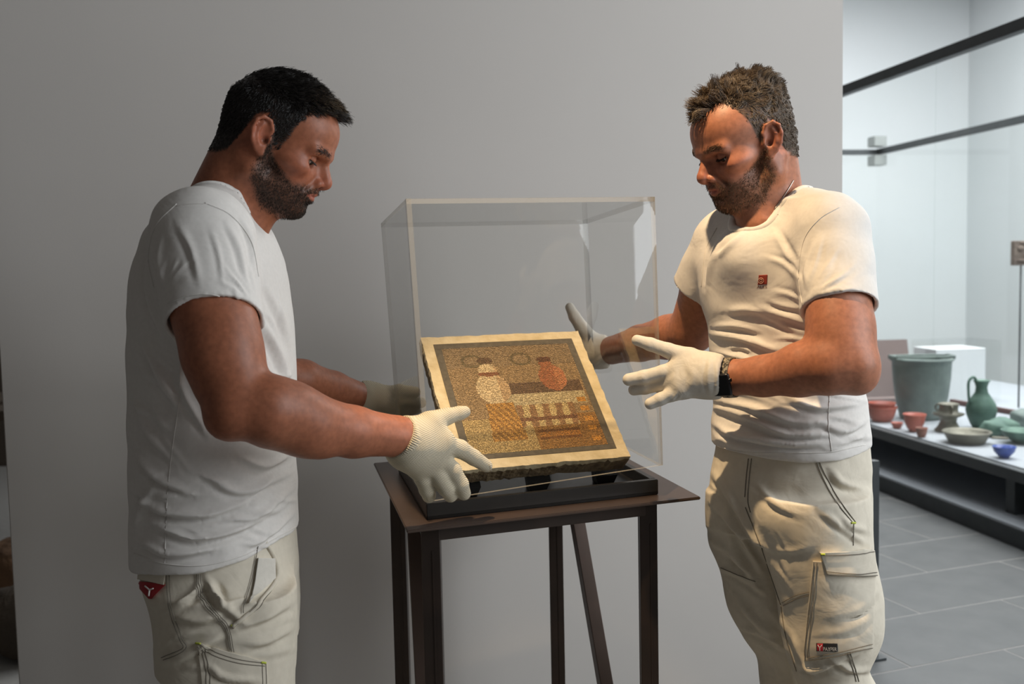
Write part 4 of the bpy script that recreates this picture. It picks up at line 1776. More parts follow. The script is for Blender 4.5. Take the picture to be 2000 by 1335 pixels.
st = grow(V, Q, Nn, hairL * (1 - .55 * sm(x, .012, .03) * sm(.06 - z, 0, .03)), 20000, 5, lenL, combL, 1, .08, 1500, .16, .5)
curves_obj('hair', st, .00050, .00018, M_HAIRD, person1)
st = grow(V, Q, Nn, beardL ** 1.5, 10000, 3, lambda r: np.full(len(r), .0042), lambda r, n_: -HL.R[:, 2] * .9 + HL.R[:, 0] * .35 + n_ * 0, 2)
curves_obj('beard', st, .00024, .00012, M_BEARDD, person1)
bw = np.exp(-((z - .0235 - .10 * (ay - .030) * (ay < .03) + .12 * np.maximum(ay - .036, 0)) / .0042) ** 2) * (ay > .010) * (ay < .050) * (x > .075)
st = grow(V, Q, Nn, bw, 620, 4, lambda r: np.full(len(r), .0075), lambda r, n_: np.sign(HL.loc(r)[:, 1])[:, None] * HL.R[:, 1] * .8 - HL.R[:, 0] * .5 + HL.R[:, 2] * .15 - n_ * .12, 3, jit=.07)
curves_obj('eyebrow', st, .00030, .00012, M_HAIRD, person1)

# --- T-shirt
rowsL = [(395, 368, 470, .085), (430, 320, 504, .150), (500, 288, 540, .185), (600, 270, 563, .188), (700, 265, 573, .178), (800, 264, 576, .170), (900, 265, 574, .170), (1000, 266, 579, .174), (1060, 268, 580, .178), (1140, 274, 580, .182)]
F = Field(axis(-.78, -.2, .0031), axis(1.40, 2.12, .0036), axis(.78, 1.60, .0031))
F.add(loft([(P((a + b) / 2, yy, Y=LY)[2], P((a + b) / 2, yy, Y=LY)[0], LY, (b - a) / 2 / FPX * LY, bw_, 0) for yy, a, b, bw_ in rowsL], 2.1))
for s in (-1, 1):
    F.add(cone(P(420, 412, Y=LY + s * .05), P(392, 455, Y=LY + s * .165), .050, .068), .035)
c1, m1 = tube_cut(P(396, 470, Y=1.575), P(420, 632, Y=1.528), .080, .0735, lean=(0, -.30, 0))
F.add(c1, .03)
c2, m2 = tube_cut(P(430, 480, Y=1.92), P(478, 610, Y=1.965), .076, .070)
F.add(c2, .03)
F.sub(m1, .002)
F.sub(m2, .002)
# neck opening
NL1, NL2 = P(418, 372, Y=LY), P(452, 398, Y=LY)
CVL = [cone(NL1, NL1 + np.array([.015, 0, .1]), .067, .075), cone(NL2, NL2 + np.array([.015, 0, .1]), .050, .06)]
for c_ in CVL:
    F.sub(c_, .006)
# hem and hollow underneath
hx = [P(u_, v_, Y=d_) for u_, v_, d_ in ((256, 1090, 1.75), (305, 1110, 1.63), (400, 1117, 1.585), (480, 1096, 1.60), (540, 1062, 1.65), (582, 1038, 1.75))]
hxx, hzz = [p[0] for p in hx], [p[2] for p in hx]
lo, hi = np.array([-.8, 1.4, .75]), np.array([-.2, 2.1, 1.05])
F.sub(((lambda X, Y, Z: np.broadcast_to(Z - np.interp(X, hxx, hzz), np.broadcast_shapes(X.shape, Y.shape, Z.shape)).astype(np.float32)), lo, hi), .004)
V, Q = F.mesh('t_shirt', 1)
folds = [
    ([(268, 640), (300, 720), (345, 800)], 16, .006), ([(255, 760), (290, 850), (335, 900)], 16, .006), ([(252, 860), (300, 930), (370, 965)], 14, .007),
    ([(258, 960), (310, 1000), (400, 1010), (480, 985)], 13, .007), ([(300, 1030), (380, 1055), (470, 1035), (560, 985)], 13, .007), ([(270, 1060), (330, 1085), (420, 1075)], 11, .005),
    ([(400, 935), (470, 965), (560, 930)], 13, .006), ([(430, 1020), (500, 1010), (570, 960)], 10, .005), ([(470, 900), (520, 915), (570, 890)], 12, .005),
    ([(480, 1075), (530, 1045), (575, 1005)], 9, .004), ([(300, 940), (270, 1000), (262, 1060)], 13, .005),
    ([(345, 440), (370, 490), (385, 550)], 13, .0025), ([(440, 440), (465, 490), (478, 545)], 11, .002), ([(470, 430), (490, 480), (496, 530)], 9, .003),
    ([(312, 460), (308, 510), (318, 560)], 9, .003), ([(292, 470), (285, 560), (310, 660)], 14, .006), ([(500, 620), (540, 690), (560, 760)], 14, .005), ([(520, 560), (545, 620), (565, 680)], 12, .004),
    ([(510, 720), (545, 740), (570, 730)], 10, .004), ([(350, 700), (352, 760), (400, 850)], 12, .004), ([(410, 450), (425, 500), (432, 550)], 9, .0015)]
folds += fan(506, 600, 222, 272, 8, 20, 100, 7, .0011, 21) + fan(318, 560, -85, -35, 6, 16, 85, 7, .0011, 22) + scatter(260, 570, 900, 1080, 5, 22, 95, 8, .0022, 23) + scatter(255, 380, 640, 900, 55, 14, 90, 8, .0022, 24) + scatter(450, 570, 560, 900, 60, 10, 60, 7, .0016, 25)
V = crease(V, Q, folds, 1.6)
V += vnormals(V, Q) * (.0022 * vnoise(V * np.array([1, 1, 1.8]), 14, 5) + .0010 * vnoise(V, 34, 6))[:, None]
me = to_mesh('t_shirt', V, Q)
tee1 = link('t_shirt', me, M_TEE, person1)
tee1['label'] = 'white cotton T-shirt hanging loose over the hips'
treeT = bvh_of(V, Q)
stitch_lines('shirt_seam', treeT, [[(352, 700), (350, 780), (336, 880), (326, 980), (322, 1100)], [(345, 398), (305, 440), (290, 500), (300, 560)], [(400, 396), (450, 420), (490, 470), (505, 540)], [(405, 398), (372, 398), (345, 402)]], M_TEE, tee1, .0007, 50, .0004)
stitch_lines('hem_stitch', treeT, [[(262, 1080), (320, 1100), (400, 1103), (480, 1082), (540, 1050), (578, 1028)], [(328, 592), (370, 577), (420, 576), (470, 596), (502, 606)]], M_TEE, tee1, .0009, 60, .0003)
# rib collar
rib_collar('collar', V, Q, CVL, tee1)

# --- trousers
rowsT = [(1000, 288, 566, .152), (1060, 287, 572, .162), (1110, 296, 577, .174), (1150, 312, 578, .178), (1200, 322, 578, .182), (1260, 326, 578, .184)]
F = Field(axis(-.78, -.2, .0035), axis(1.48, 2.02, .004), axis(.06, 1.02, .007, [(.5, 1.02, .0035)]))
F.add(loft([(P((a + b) / 2, yy, Y=LY)[2], P((a + b) / 2, yy, Y=LY)[0], LY, (b - a) / 2 / FPX * LY, bw_, 0) for yy, a, b, bw_ in rowsT], 2.4))
for s, yc in ((-1, 1.660), (1, 1.842)):
    rows = []
    for yy, a, b, bw_ in [(1150, 314, 578, .09), (1200, 320, 579, .094), (1260, 324, 579, .095), (1335, 334, 577, .094)]:
        if s > 0:
            a, b = a + 20, b - 16
        rows.append((P((a + b) / 2, yy, Y=yc)[2], P((a + b) / 2, yy, Y=yc)[0], yc, (b - a) / 2 / FPX * yc, bw_, 0))
    xk = rows[-1][1]
    rows += [(.48, xk + .01, yc, .095, .085, 0), (.25, xk - .005, yc, .085, .078, 0), (.09, xk - .015, yc, .08, .07, 0)]
    F.add(loft(rows, 2.3), .03)
V, Q = F.mesh('trousers', 1)
folds = [([(400, 1130), (420, 1170), (470, 1215)], 14, .006), ([(340, 1210), (390, 1215), (440, 1200)], 14, .005), ([(460, 1230), (520, 1210), (570, 1180)], 15, .005), ([(350, 1190), (380, 1160), (400, 1140)], 10, .004),
         ([(470, 1260), (520, 1255), (572, 1230)], 12, .004), ([(330, 1300), (380, 1275), (440, 1240)], 12, .005), ([(405, 1300), (440, 1325), (500, 1330)], 10, .004), ([(420, 1140), (432, 1160), (440, 1190)], 9, -.005)]
folds += scatter(320, 570, 1130, 1330, -25, 16, 80, 9, .0022, 26)
V = crease(V, Q, folds, 1.9)
V += vnormals(V, Q) * (.0020 * vnoise(V * np.array([1, 1, 1.4]), 16, 8) + .0009 * vnoise(V, 40, 9))[:, None]
me = to_mesh('trousers', V, Q)
tr1 = link('trousers', me, M_TROU, person1)
tr1['label'] = 'ecru work trousers with dark contrast stitching'
treeP = bvh_of(V, Q)
# side panels and pockets (sewn on, a little proud)
patch('back_pocket_flap', treeP, [(258, 1098), (327, 1118), (323, 1141), (256, 1126)], M_TROU, tr1, .004)
bpw = patch('tool_pocket', treeP, [(386, 1254), (520, 1291), (523, 1345), (396, 1345)], M_TROU, tr1, .003)
lines = [[(385, 1120), (388, 1160), (412, 1195), (440, 1225), (450, 1268)], [(392, 1120), (395, 1160), (420, 1194), (446, 1222), (457, 1272)], [(388, 1120), (391, 1160), (416, 1195), (443, 1224), (453, 1270)],
         [(332, 1122), (336, 1180), (348, 1220), (360, 1250), (366, 1262), (355, 1275), (322, 1288)], [(326, 1122), (331, 1180), (342, 1220), (354, 1250), (360, 1262), (350, 1270), (318, 1283)],
         [(515, 1060), (533, 1090), (540, 1115), (533, 1140), (500, 1180), (452, 1222)], [(520, 1058), (537, 1090), (543, 1115), (537, 1142), (505, 1185), (456, 1226)],
         [(386, 1257), (430, 1275), (470, 1287), (518, 1293)], [(388, 1264), (430, 1283), (470, 1294), (516, 1299)], [(394, 1262), (402, 1300), (404, 1334)], [(400, 1264), (408, 1300), (411, 1334)], [(511, 1292), (512, 1334)], [(518, 1293), (519, 1334)], [(502, 1066), (492, 1120), (474, 1195)]]
stitch_lines('seam_stitching', treeP, lines, M_STITCH, tr1, .0007, 50, .0030)
stitch_lines('bartack', treeP, [[(451, 1222), (459, 1222)], [(384, 1256), (394, 1258)], [(509, 1291), (518, 1293)]], M_LIME, tr1, .0018, 6, .003)
tubes_obj('pocket_edge', [onto(treeP, spline([(517, 1058), (535, 1090), (541, 1115), (535, 1140), (502, 1182), (454, 1224)], 50), .0015)], .0038, M_TROU, tr1, 8)
# the white cloth tucked into the pocket
rag = patch('pocket_rag', treeP, [(500, 1088), (532, 1090), (534, 1130), (488, 1180)], M_GLOVE, tr1, .006)
# red brand tag with a white Y
M_RED = mat('red_tag', lin(150, 26, 32), .7)
tg = patch('brand_tag', treeP, [(262, 1132), (326, 1140), (300, 1168), (294, 1168)], M_RED, tr1, .0035)
bmv = treeP
stitch_lines('brand_mark', bmv, [[(290, 1143), (298, 1151)], [(305, 1148), (298, 1151)], [(298, 1151), (297, 1162)]], M_TEE, tg, .0013, 6, .0065)
# shoes
M_SHOE = mat('dark_work_shoe', lin(44, 42, 42), .5)
for yc in (1.66, 1.842):
    F = Field(axis(-.72, -.2, .008), axis(yc - .09, yc + .09, .008), axis(-.03, .16, .008))
    F.add(cone((-.55, yc, .06), (-.38, yc, .045), .05, .043))
    F.add(cone((-.52, yc, .10), (-.52, yc, .06), .05, .055), .03)
    F.sub(((lambda X, Y, Z: np.broadcast_to(Z - .002, np.broadcast_shapes(X.shape, Y.shape, Z.shape)).astype(np.float32)), np.array([-.8, 1.4, -.1]), np.array([0, 2.1, .02])), 0)
    V, Q = F.mesh('work_shoe', 1)
    link('work_shoe', to_mesh('work_shoe', V, Q), M_SHOE, person1)

# --- gloves
gdir = P(876, 860, Y=1.7) - P(800, 965, Y=1.7)
gdir = gdir / np.linalg.norm(gdir)
M_KNIT = knit_mat('ribbed_knit_glove', lin(198, 188, 166), gdir, 430)
th = ([P(838, 826, Y=1.695), P(872, 813, Y=1.722), P(896, 807, Y=1.738), P(907, 804, Y=1.745)], [.021, .0150, .0125, .0110])
ix = ([P(870, 868, Y=1.700), P(898, 876, Y=1.722), P(925, 893, Y=1.745), P(949, 909, Y=1.768)], [.0175, .0160, .0140, .0120])
md = ([P(860, 895, Y=1.697), P(884, 918, Y=1.708), P(899, 945, Y=1.718), P(906, 963, Y=1.735)], [.0165, .0150, .0145, .0125])
rg = ([P(840, 905, Y=1.690), P(857, 930, Y=1.698), P(871, 953, Y=1.708), P(880, 967, Y=1.728)], [.0165, .0150, .0142, .0125])
pk = ([P(815, 912, Y=1.688), P(827, 935, Y=1.696), P(834, 955, Y=1.708), P(838, 968, Y=1.728)], [.0170, .0150, .0140, .0125])
palm = [(P(800, 866, Y=1.668), P(862, 862, Y=1.695), .034, .024), (P(800, 872, Y=1.668), P(852, 890, Y=1.690), .033, .021), (P(798, 876, Y=1.668), P(836, 905, Y=1.688), .032, .020), (P(796, 880, Y=1.668), P(814, 912, Y=1.686), .031, .019), (P(800, 850, Y=1.668), P(842, 830, Y=1.695), .032, .022)]
F = hand_field([th, ix, md, rg, pk], palm)
cfa, cfb = P(806, 866, Y=1.668), P(780, 853, Y=1.652)
c_, m_ = tube_cut(cfa, cfb, .0365, .0375, .004, .015)
F.add(c_, .010)
F.sub(m_, .001)
V, Q = F.mesh('glove', 1)
gl1 = link('glove', to_mesh('glove', V, Q), M_KNIT, person1)
gl1['label'] = 'ribbed off-white knit glove gripping the cover'
# knit cuff ribs as small ridges round the wrist
ribs = []
dd = (cfa - cfb) / np.linalg.norm(cfa - cfb)
a1 = np.cross(dd, (0, 0, 1))
a1 /= np.linalg.norm(a1)
a2 = np.cross(dd, a1)
for k in range(64):
    an = 2 * math.pi * k / 64
    rad = a1 * math.cos(an) + a2 * math.sin(an)
    ribs.append([cfb + dd * .001 + rad * .0375, cfb + dd * .014 + rad * .0378, cfb + dd * .026 + rad * .0376])
tubes_obj('cuff', ribs, .0014, mat('knit_cuff_yarn', lin(204, 194, 172), .95), gl1, 5)['kind'] = 'stuff'
stitch_lines('loose_thread', bvh_of(V, Q), [[(955, 905), (958, 915), (957, 922)]], M_GLOVE, gl1, .0006, 8, .002)
# far glove, behind the cover
sh = lambda lst: [P(x_, y_, Y=d_) for x_, y_, d_ in lst]
th = (sh([(752, 770, 2.211), (780, 762, 2.217), (812, 765, 2.225)]), [.018, .014, .012])
ix = (sh([(765, 782, 2.217), (795, 782, 2.230), (822, 786, 2.241)]), [.0165, .0145, .0125])
md = (sh([(765, 795, 2.222), (792, 800, 2.239), (815, 806, 2.250)]), [.0165, .0145, .0125])
rg = (sh([(760, 806, 2.222), (785, 814, 2.239), (806, 822, 2.250)]), [.0160, .0140, .0120])
pk = (sh([(752, 812, 2.217), (770, 824, 2.233), (786, 833, 2.244)]), [.0150, .0130, .0115])
palm = [(P(720, 778, Y=2.202), P(766, 784, Y=2.217), .033, .022), (P(720, 784, Y=2.202), P(760, 806, Y=2.219), .032, .020), (P(722, 774, Y=2.202), P(752, 770, Y=2.211), .031, .019)]
F = hand_field([th, ix, md, rg, pk], palm)
c_, m_ = tube_cut(P(728, 780, Y=2.203), P(704, 776, Y=2.197), .036, .036, .004, .015)
F.add(c_, .010)
F.sub(m_, .001)
V, Q = F.mesh('glove', 1)
gl2 = link('glove', to_mesh('glove', V, Q), M_KNIT, person1)
gl2['label'] = 'ribbed off-white knit glove behind the cover'
# =================================================================== handler on the right, three-quarter view
RY = 1.88
rf_ = np.array([-.68, -.73])
rl_ = np.array([.73, -.68])
yawR = math.atan2(rf_[1], rf_[0])
HRt = HeadFrame(P(1463, 283, Y=1.86), (-math.cos(R_(20)), -math.sin(R_(20))), R_(21), R_(0), .94)


def rrows(tab, Yc, ratio=None):
    """picture rows (y, x_left, x_right, depth/width ratio) -> loft rows of a body turned to yawR"""
    out = []
    ang = abs(math.sin(yawR)), abs(math.cos(yawR))
    for yy, a, b, rt in tab:
        c = P((a + b) / 2, yy, Y=Yc)
        hw = .94 * (b - a) / 2 / FPX * Yc
        # image half extent of an ellipse: sqrt((a cos)^2+(b sin)^2), a along facing
        bb = hw / math.sqrt((rt * math.cos(yawR)) ** 2 + math.sin(yawR) ** 2)
        out.append((c[2], c[0], Yc, rt * bb, bb, yawR))
    return out


xs = axis(.02, 1.0, .0065, [(HRt.o[0] - .17, HRt.o[0] + .15, .0026)])
ys = axis(1.42, 2.36, .0065, [(HRt.o[1] - .15, HRt.o[1] + .13, .0026)])
zs = axis(0.06, 1.82, .0065, [(HRt.o[2] - .16, HRt.o[2] + .15, .0026)])
F = Field(xs, ys, zs)
sculpt_head(F, HRt, {'nose': .003})
F.add(cone(HRt.w((-.022, 0, -.035)), P(1510, 440, Y=1.88), .054, .055), .02)
F.add(cone(HRt.w((-.050, 0, .0)), P(1528, 415, Y=1.91), .040, .042), .025)
F.add(cone(HRt.w((.022, 0, -.080)), P(1474, 440, Y=1.84), .028, .030), .03)
for s in (-1, 1):
    F.add(cone(HRt.w((-.022, s * .052, -.035)), P(1476, 442, Y=1.855 - s * .012), .012, .010), .016)
RSH, LSH = P(1420, 480, Y=1.985), P(1620, 478, Y=1.765)      # his right, his left shoulder
F.add(cone(P(1505, 452, Y=1.90), RSH, .040, .045), .025)
F.add(cone(P(1535, 446, Y=1.89), LSH, .040, .045), .025)
F.add(loft([(r[0], r[1], r[2], r[3] - .020, r[4] - .020, r[5]) for r in rrows([(450, 1395, 1640, .60), (560, 1378, 1652, .66), (700, 1396, 1664, .70), (850, 1412, 1668, .70), (960, 1425, 1650, .70)], RY)]), .03)
# his left arm (near)
LEL, LWR = P(1662, 712, Y=1.655), P(1424, 737, Y=1.765)
chain_add(F, [LSH, P(1638, 560, Y=1.712), P(1645, 640, Y=1.680), LEL], [.050, .0520, .0520, .0460], .012)
F.add(cone(P(1622, 600, Y=1.68), P(1622, 650, Y=1.665), .034, .034), .03)
chain_add(F, [LEL, P(1620, 714, Y=1.660), P(1560, 724, Y=1.690), P(1490, 734, Y=1.728), LWR], [.043, .0475, .0430, .0345, .0310], .012)
F.add(cone(P(1640, 682, Y=1.650), P(1570, 706, Y=1.67), .028, .026), .03)
F.add(ball(P(1678, 738, Y=1.66), .021), .03)
F.add(cone(LWR, P(1340, 735, Y=1.785), .030, .024), .012)
# his right arm (far)
REL, RWR = P(1352, 644, Y=2.09), P(1194, 684, Y=2.34)
chain_add(F, [RSH, P(1385, 560, Y=2.03), REL], [.060, .056, .048], .012)
chain_add(F, [REL, P(1306, 658, Y=2.16), P(1250, 670, Y=2.25), RWR], [.046, .0470, .0400, .0325], .012)
F.add(cone(RWR, P(1160, 688, Y=2.36), .030, .022), .010)
for hp, kn, ft in ((P(1600, 960, Y=1.84), (.60, 1.81, .55), (.64, 1.84, .12)), (P(1470, 960, Y=1.93), (.565, 1.975, .55), (.565, 2.02, .12))):
    chain_add(F, [hp, (hp + np.array(kn)) / 2, np.array(kn), np.array(ft)], [.055, .045, .035, .035], .03)
V, Q = F.mesh('person', 1)
Nn = vnormals(V, Q)
q = HRt.loc(V)
x, y, z = q.T
ay = np.abs(y)
# receding hairline: forelock in the middle, bare temples
hz_side = np.interp(x, [-.10, -.06, -.03, -.018, -.006, .006, .016, .026, .034, .046, .060, .11], [-.060, -.052, -.030, .022, .040, .022, -.010, .020, .050, .080, .105, .13])
hz_mid = np.interp(x, [-.10, .03, .06, .085, .11], [-.05, .04, .065, .078, .090])
wm = sm(ay, .018, .036)
hz = hz_mid * (1 - wm) + hz_side * wm
hairR = sm(z - hz, -.003, .008) * (np.linalg.norm(q, axis=1) < .17) * (z > -.07)
inear = (ay > .0755) & (x < .02) & (x > -.04) & (np.abs(z) < .045) & (z < .034)
hairR = hairR * ~inear
me = to_mesh('person', V, Q)
beardR = skin_paint(me, V, HRt, (162, 106, 80), hairR * .8, (62, 50, 40), (104, 80, 62), .5)
me.materials.append(M_SKIN)
person2 = bpy.data.objects.new('person', me)
COL.objects.link(person2)
tag(person2, 'brown-haired man with receding temples, white T-shirt, smooth gloves and a black wristwatch', 'person')
treeS = bvh_of(V, Q)
eyes(HRt, person2)
lashes(HRt, person2, M_HAIRD)


def combR(root, nor):
    f, l, u = HRt.R[:, 0], HRt.R[:, 1], HRt.R[:, 2]
    ql = HRt.loc(root)
    topw = sm(ql[:, 2], .06, .10)[:, None]
    fr = sm(ql[:, 0], .02, .08)[:, None]
    side = -u * .55 - f * .8
    topd = f * (fr * 1.5 - .5) + u * (.55 - .15 * fr) + l * .15
    return side * (1 - topw) + topd * topw


def lenR(root):
    ql = HRt.loc(root)
    t = sm(ql[:, 2], .05, .10)
    return .011 + .024 * t - .005 * sm(-.01 - ql[:, 2], 0, .02)


st = grow(V, Q, Nn, hairR, 14000, 7, lenR, combR, 11, .42, 420, .16, .6, .16)
curves_obj('hair', st, .00048, .00018, M_HAIRB, person2)
st = grow(V, Q, Nn, beardR ** 1.5, 5500, 3, lambda r: np.full(len(r), .0045), lambda r, n_: -HRt.R[:, 2] * .9 + HRt.R[:, 0] * .3 + n_ * 0, 12)
curves_obj('beard', st, .00024, .00012, M_BEARDB, person2)
bw = np.exp(-((z - .0235 - .10 * (ay - .030) * (ay < .03) + .12 * np.maximum(ay - .036, 0)) / .0042) ** 2) * (ay > .010) * (ay < .050) * (x > .075)
st = grow(V, Q, Nn, bw, 520, 4, lambda r: np.full(len(r), .0075), lambda r, n_: np.sign(HRt.loc(r)[:, 1])[:, None] * HRt.R[:, 1] * .8 - HRt.R[:, 0] * .5 + HRt.R[:, 2] * .15 - n_ * .12, 13, jit=.07)
curves_obj('eyebrow', st, .00030, .00012, M_BEARDB, person2)

# --- T-shirt
F = Field(axis(.25, .82, .0031), axis(1.56, 2.16, .0034), axis(.86, 1.62, .0031))
F.add(loft(rrows([(405, 1455, 1600, .62), (440, 1408, 1640, .60), (480, 1380, 1648, .62), (560, 1369, 1654, .68), (640, 1386, 1662, .72), (720, 1391, 1668, .74), (790, 1396, 1684, .76), (850, 1390, 1690, .78), (900, 1396, 1693, .80), (950, 1396, 1693, .80)], RY), 2.25))
F.add(cone(P(1490, 420, Y=1.90), P(1432, 462, Y=1.965), .050, .062), .03)
F.add(cone(P(1545, 408, Y=1.88), P(1618, 440, Y=1.775), .048, .060), .03)
c1, m1 = tube_cut(P(1622, 466, Y=1.762), P(1640, 603, Y=1.692), .0690, .0625)
F.add(c1, .025)
c2, m2 = tube_cut(P(1412, 485, Y=1.985), P(1372, 566, Y=2.035), .066, .062)
F.add(c2, .025)
F.sub(m1, .002)
F.sub(m2, .002)
F.add(cone(P(1526, 450, Y=1.895), P(1472, 506, Y=1.850), .066, .066), .03)
NR1, NR2 = P(1508, 376, Y=1.885), P(1470, 412, Y=1.848)
CVR = [cone(NR1, NR1 + np.array([0, 0, .1]), .062, .070), cone(NR2, NR2 + np.array([-.01, -.01, .1]), .040, .046)]
for c_ in CVR:
    F.sub(c_, .006)
hx = [P(u_, v_, Y=RY - .1) for u_, v_ in ((1380, 876), (1420, 890), (1480, 896), (1560, 897), (1630, 893), (1700, 880))]
hxx, hzz = [p[0] for p in hx], [p[2] for p in hx]
F.sub(((lambda X, Y, Z: np.broadcast_to(Z - np.interp(X, hxx, hzz), np.broadcast_shapes(X.shape, Y.shape, Z.shape)).astype(np.float32)), np.array([.2, 1.5, .8]), np.array([.9, 2.2, 1.05])), .004)
V, Q = F.mesh('t_shirt', 1)
folds = [
    ([(1390, 655), (1450, 665), (1520, 690)], 11, .007), ([(1395, 690), (1440, 700), (1500, 715)], 11, .006), ([(1395, 640), (1440, 640), (1480, 650)], 9, .005),
    ([(1480, 600), (1530, 620), (1575, 635)], 12, .005), ([(1500, 590), (1530, 600), (1570, 606)], 8, .003), ([(1420, 610), (1480, 612), (1560, 650)], 13, .005),
    ([(1395, 800), (1450, 815), (1530, 850), (1600, 850)], 12, .008), ([(1392, 830), (1440, 855), (1520, 868), (1600, 872)], 11, .007), ([(1420, 790), (1480, 805), (1560, 830), (1640, 820)], 12, .006),
    ([(1400, 855), (1450, 878), (1540, 884)], 8, .005), ([(1540, 780), (1600, 800), (1680, 790)], 12, .006), ([(1600, 830), (1650, 845), (1690, 825)], 11, .006), ([(1620, 870), (1660, 865), (1690, 850)], 8, .004),
    ([(1565, 545), (1535, 515), (1500, 500)], 9, .003), ([(1555, 520), (1530, 480), (1515, 450)], 12, .004), ([(1565, 585), (1540, 572), (1512, 566)], 8, .0025),
    ([(1590, 470), (1572, 520), (1574, 560)], 10, .003),
    ([(1400, 470), (1385, 520), (1380, 560)], 10, .005), ([(1450, 450), (1420, 480), (1400, 500)], 10, .004), ([(1400, 735), (1460, 750), (1500, 745)], 10, .005)]
folds = [(a, b, c * .75) for a, b, c in folds]
folds += fan(1572, 585, -75, -12, 10, 18, 115, 7, .0011, 31) + scatter(1400, 1680, 770, 885, 8, 22, 95, 8, .0020, 33) + scatter(1395, 1560, 620, 740, 12, 10, 85, 8, .0020, 34)
V = crease(V, Q, folds, 1.7)
V += vnormals(V, Q) * (.0020 * vnoise(V * np.array([1, 1, 2.0]), 15, 15) + .0010 * vnoise(V, 36, 16))[:, None]
me = to_mesh('t_shirt', V, Q)
tee2 = link('t_shirt', me, M_TEE, person2)
tee2['label'] = 'white T-shirt with a small red square emblem on the chest'
treeT = bvh_of(V, Q)
stitch_lines('shirt_seam', treeT, [[(1640, 404), (1600, 428), (1570, 470), (1560, 540), (1568, 600)], [(1620, 770), (1618, 830), (1624, 880)], [(1400, 445), (1378, 490), (1370, 560)]], M_TEE, tee2, .0007, 50, .0004)
stitch_lines('hem_stitch', treeT, [[(1572, 606), (1620, 594), (1660, 582), (1706, 580)], [(1398, 870), (1450, 882), (1540, 884), (1620, 882), (1690, 868)]], M_TEE, tee2, .0009, 60, .0003)
rib_collar('collar', V, Q, CVR, tee2)
# chest emblem
M_EMB = mat('red_brown_print', lin(142, 52, 40), .8)
M_EMBL = mat('pale_print_line', lin(214, 170, 148), .8)
em = patch('emblem', treeT, [(1482, 537), (1499, 536), (1498, 555), (1480, 556)], M_EMB, tee2, .0007, 1.5)
ring_ = lambda r: [(1486.5 + r * math.cos(t), 547.5 + r * math.sin(t)) for t in np.linspace(0, 2 * math.pi, 20)]
stitch_lines('emblem_ring', treeT, [ring_(5.2), ring_(2.4)], M_EMBL, em, .0005, 30, .0016)
text_on('emblem_lettering', 'ALES', treeT, 1478, 563, 20, 5.5, mat('brown_lettering', lin(132, 96, 78), .8), tee2, (0, -.5), .0004)
# thin necklace
tubes_obj('necklace', [onto(treeS, spline([(1549, 352), (1541, 366), (1528, 386), (1512, 408)], 24), .0012)], .0009, mat('silver_chain', lin(200, 196, 190), .3, .9), person2, 6)

# --- trousers
F = Field(axis(.24, .86, .0035), axis(1.55, 2.2, .004), axis(.06, 1.06, .007, [(.46, 1.06, .0035)]))
F.add(loft(rrows([(840, 1405, 1684, .74), (880, 1402, 1688, .76), (930, 1390, 1692, .80), (980, 1385, 1693, .82), (1030, 1386, 1690, .82)], RY), 2.3, zhi=1.03))


def leg_rows(tab, Y0, Y1, foot):
    rows = []
    n_ = len(tab)
    for i, (yy, a, b) in enumerate(tab):
        Yc = Y0 + (Y1 - Y0) * i / (n_ - 1)
        c = P((a + b) / 2, yy, Y=Yc)
        hw = (b - a) / 2 / FPX * Yc
        rows.append((c[2], c[0], Yc, hw * 1.05, hw, yawR))
    zb = rows[-1][0]
    for z_, w_ in ((zb - .14, 1.0), (.22, .08), (.09, .078)):
        hw = rows[n_ - 1][4] * w_ if w_ > .5 else w_
        t_ = (zb - z_) / (zb - .09)
        rows.append((z_, rows[n_ - 1][1] * (1 - t_) + foot[0] * t_, rows[n_ - 1][2] * (1 - t_) + foot[1] * t_, hw, hw, yawR))
    return rows


F.add(loft(leg_rows([(960, 1384, 1560), (1000, 1382, 1545), (1050, 1386, 1530), (1110, 1409, 1552), (1190, 1426, 1575), (1240, 1452, 1590), (1280, 1478, 1605), (1335, 1486, 1622)], 1.92, 1.96, (.56, 2.02)), 2.2), .02)
F.add(loft(leg_rows([(960, 1480, 1692), (1000, 1476, 1694), (1080, 1498, 1700), (1130, 1512, 1712), (1180, 1524, 1721), (1240, 1530, 1718), (1275, 1537, 1704), (1300, 1545, 1694), (1335, 1560, 1708)], 1.80, 1.79, (.66, 1.85)), 2.2), .02)
V, Q = F.mesh('trousers', 1)
folds = [([(1392, 930), (1430, 985), (1470, 1050), (1500, 1100)], 14, .009), ([(1390, 990), (1430, 1030), (1480, 1110)], 13, .008), ([(1392, 1060), (1430, 1085), (1480, 1150)], 13, .007), ([(1430, 1150), (1460, 1200), (1510, 1250)], 13, .008),
         ([(1410, 1110), (1440, 1125), (1490, 1160)], 10, .006), ([(1445, 1225), (1480, 1240), (1530, 1270)], 10, .006), ([(1475, 945), (1510, 985), (1560, 1010)], 12, .0035),
         ([(1505, 1075), (1545, 1080), (1585, 1070)], 10, .002), ([(1620, 920), (1640, 945), (1690, 960)], 12, .006), ([(1640, 1010), (1660, 1030), (1692, 1040)], 11, .006), ([(1600, 1000), (1640, 1030), (1690, 1065)], 11, .005),
         ([(1640, 1200), (1680, 1190), (1720, 1150)], 14, .002), ([(1600, 1240), (1660, 1230), (1715, 1190)], 13, .0015), ([(1560, 1300), (1600, 1310), (1680, 1275)], 10, .006), ([(1545, 1240), (1560, 1280), (1590, 1330)], 11, .005), ([(1620, 1290), (1660, 1310), (1700, 1310)], 10, .006)]
folds += scatter(1400, 1540, 940, 1300, 48, 18, 90, 9, .0026, 35)
V = crease(V, Q, folds, 1.35)
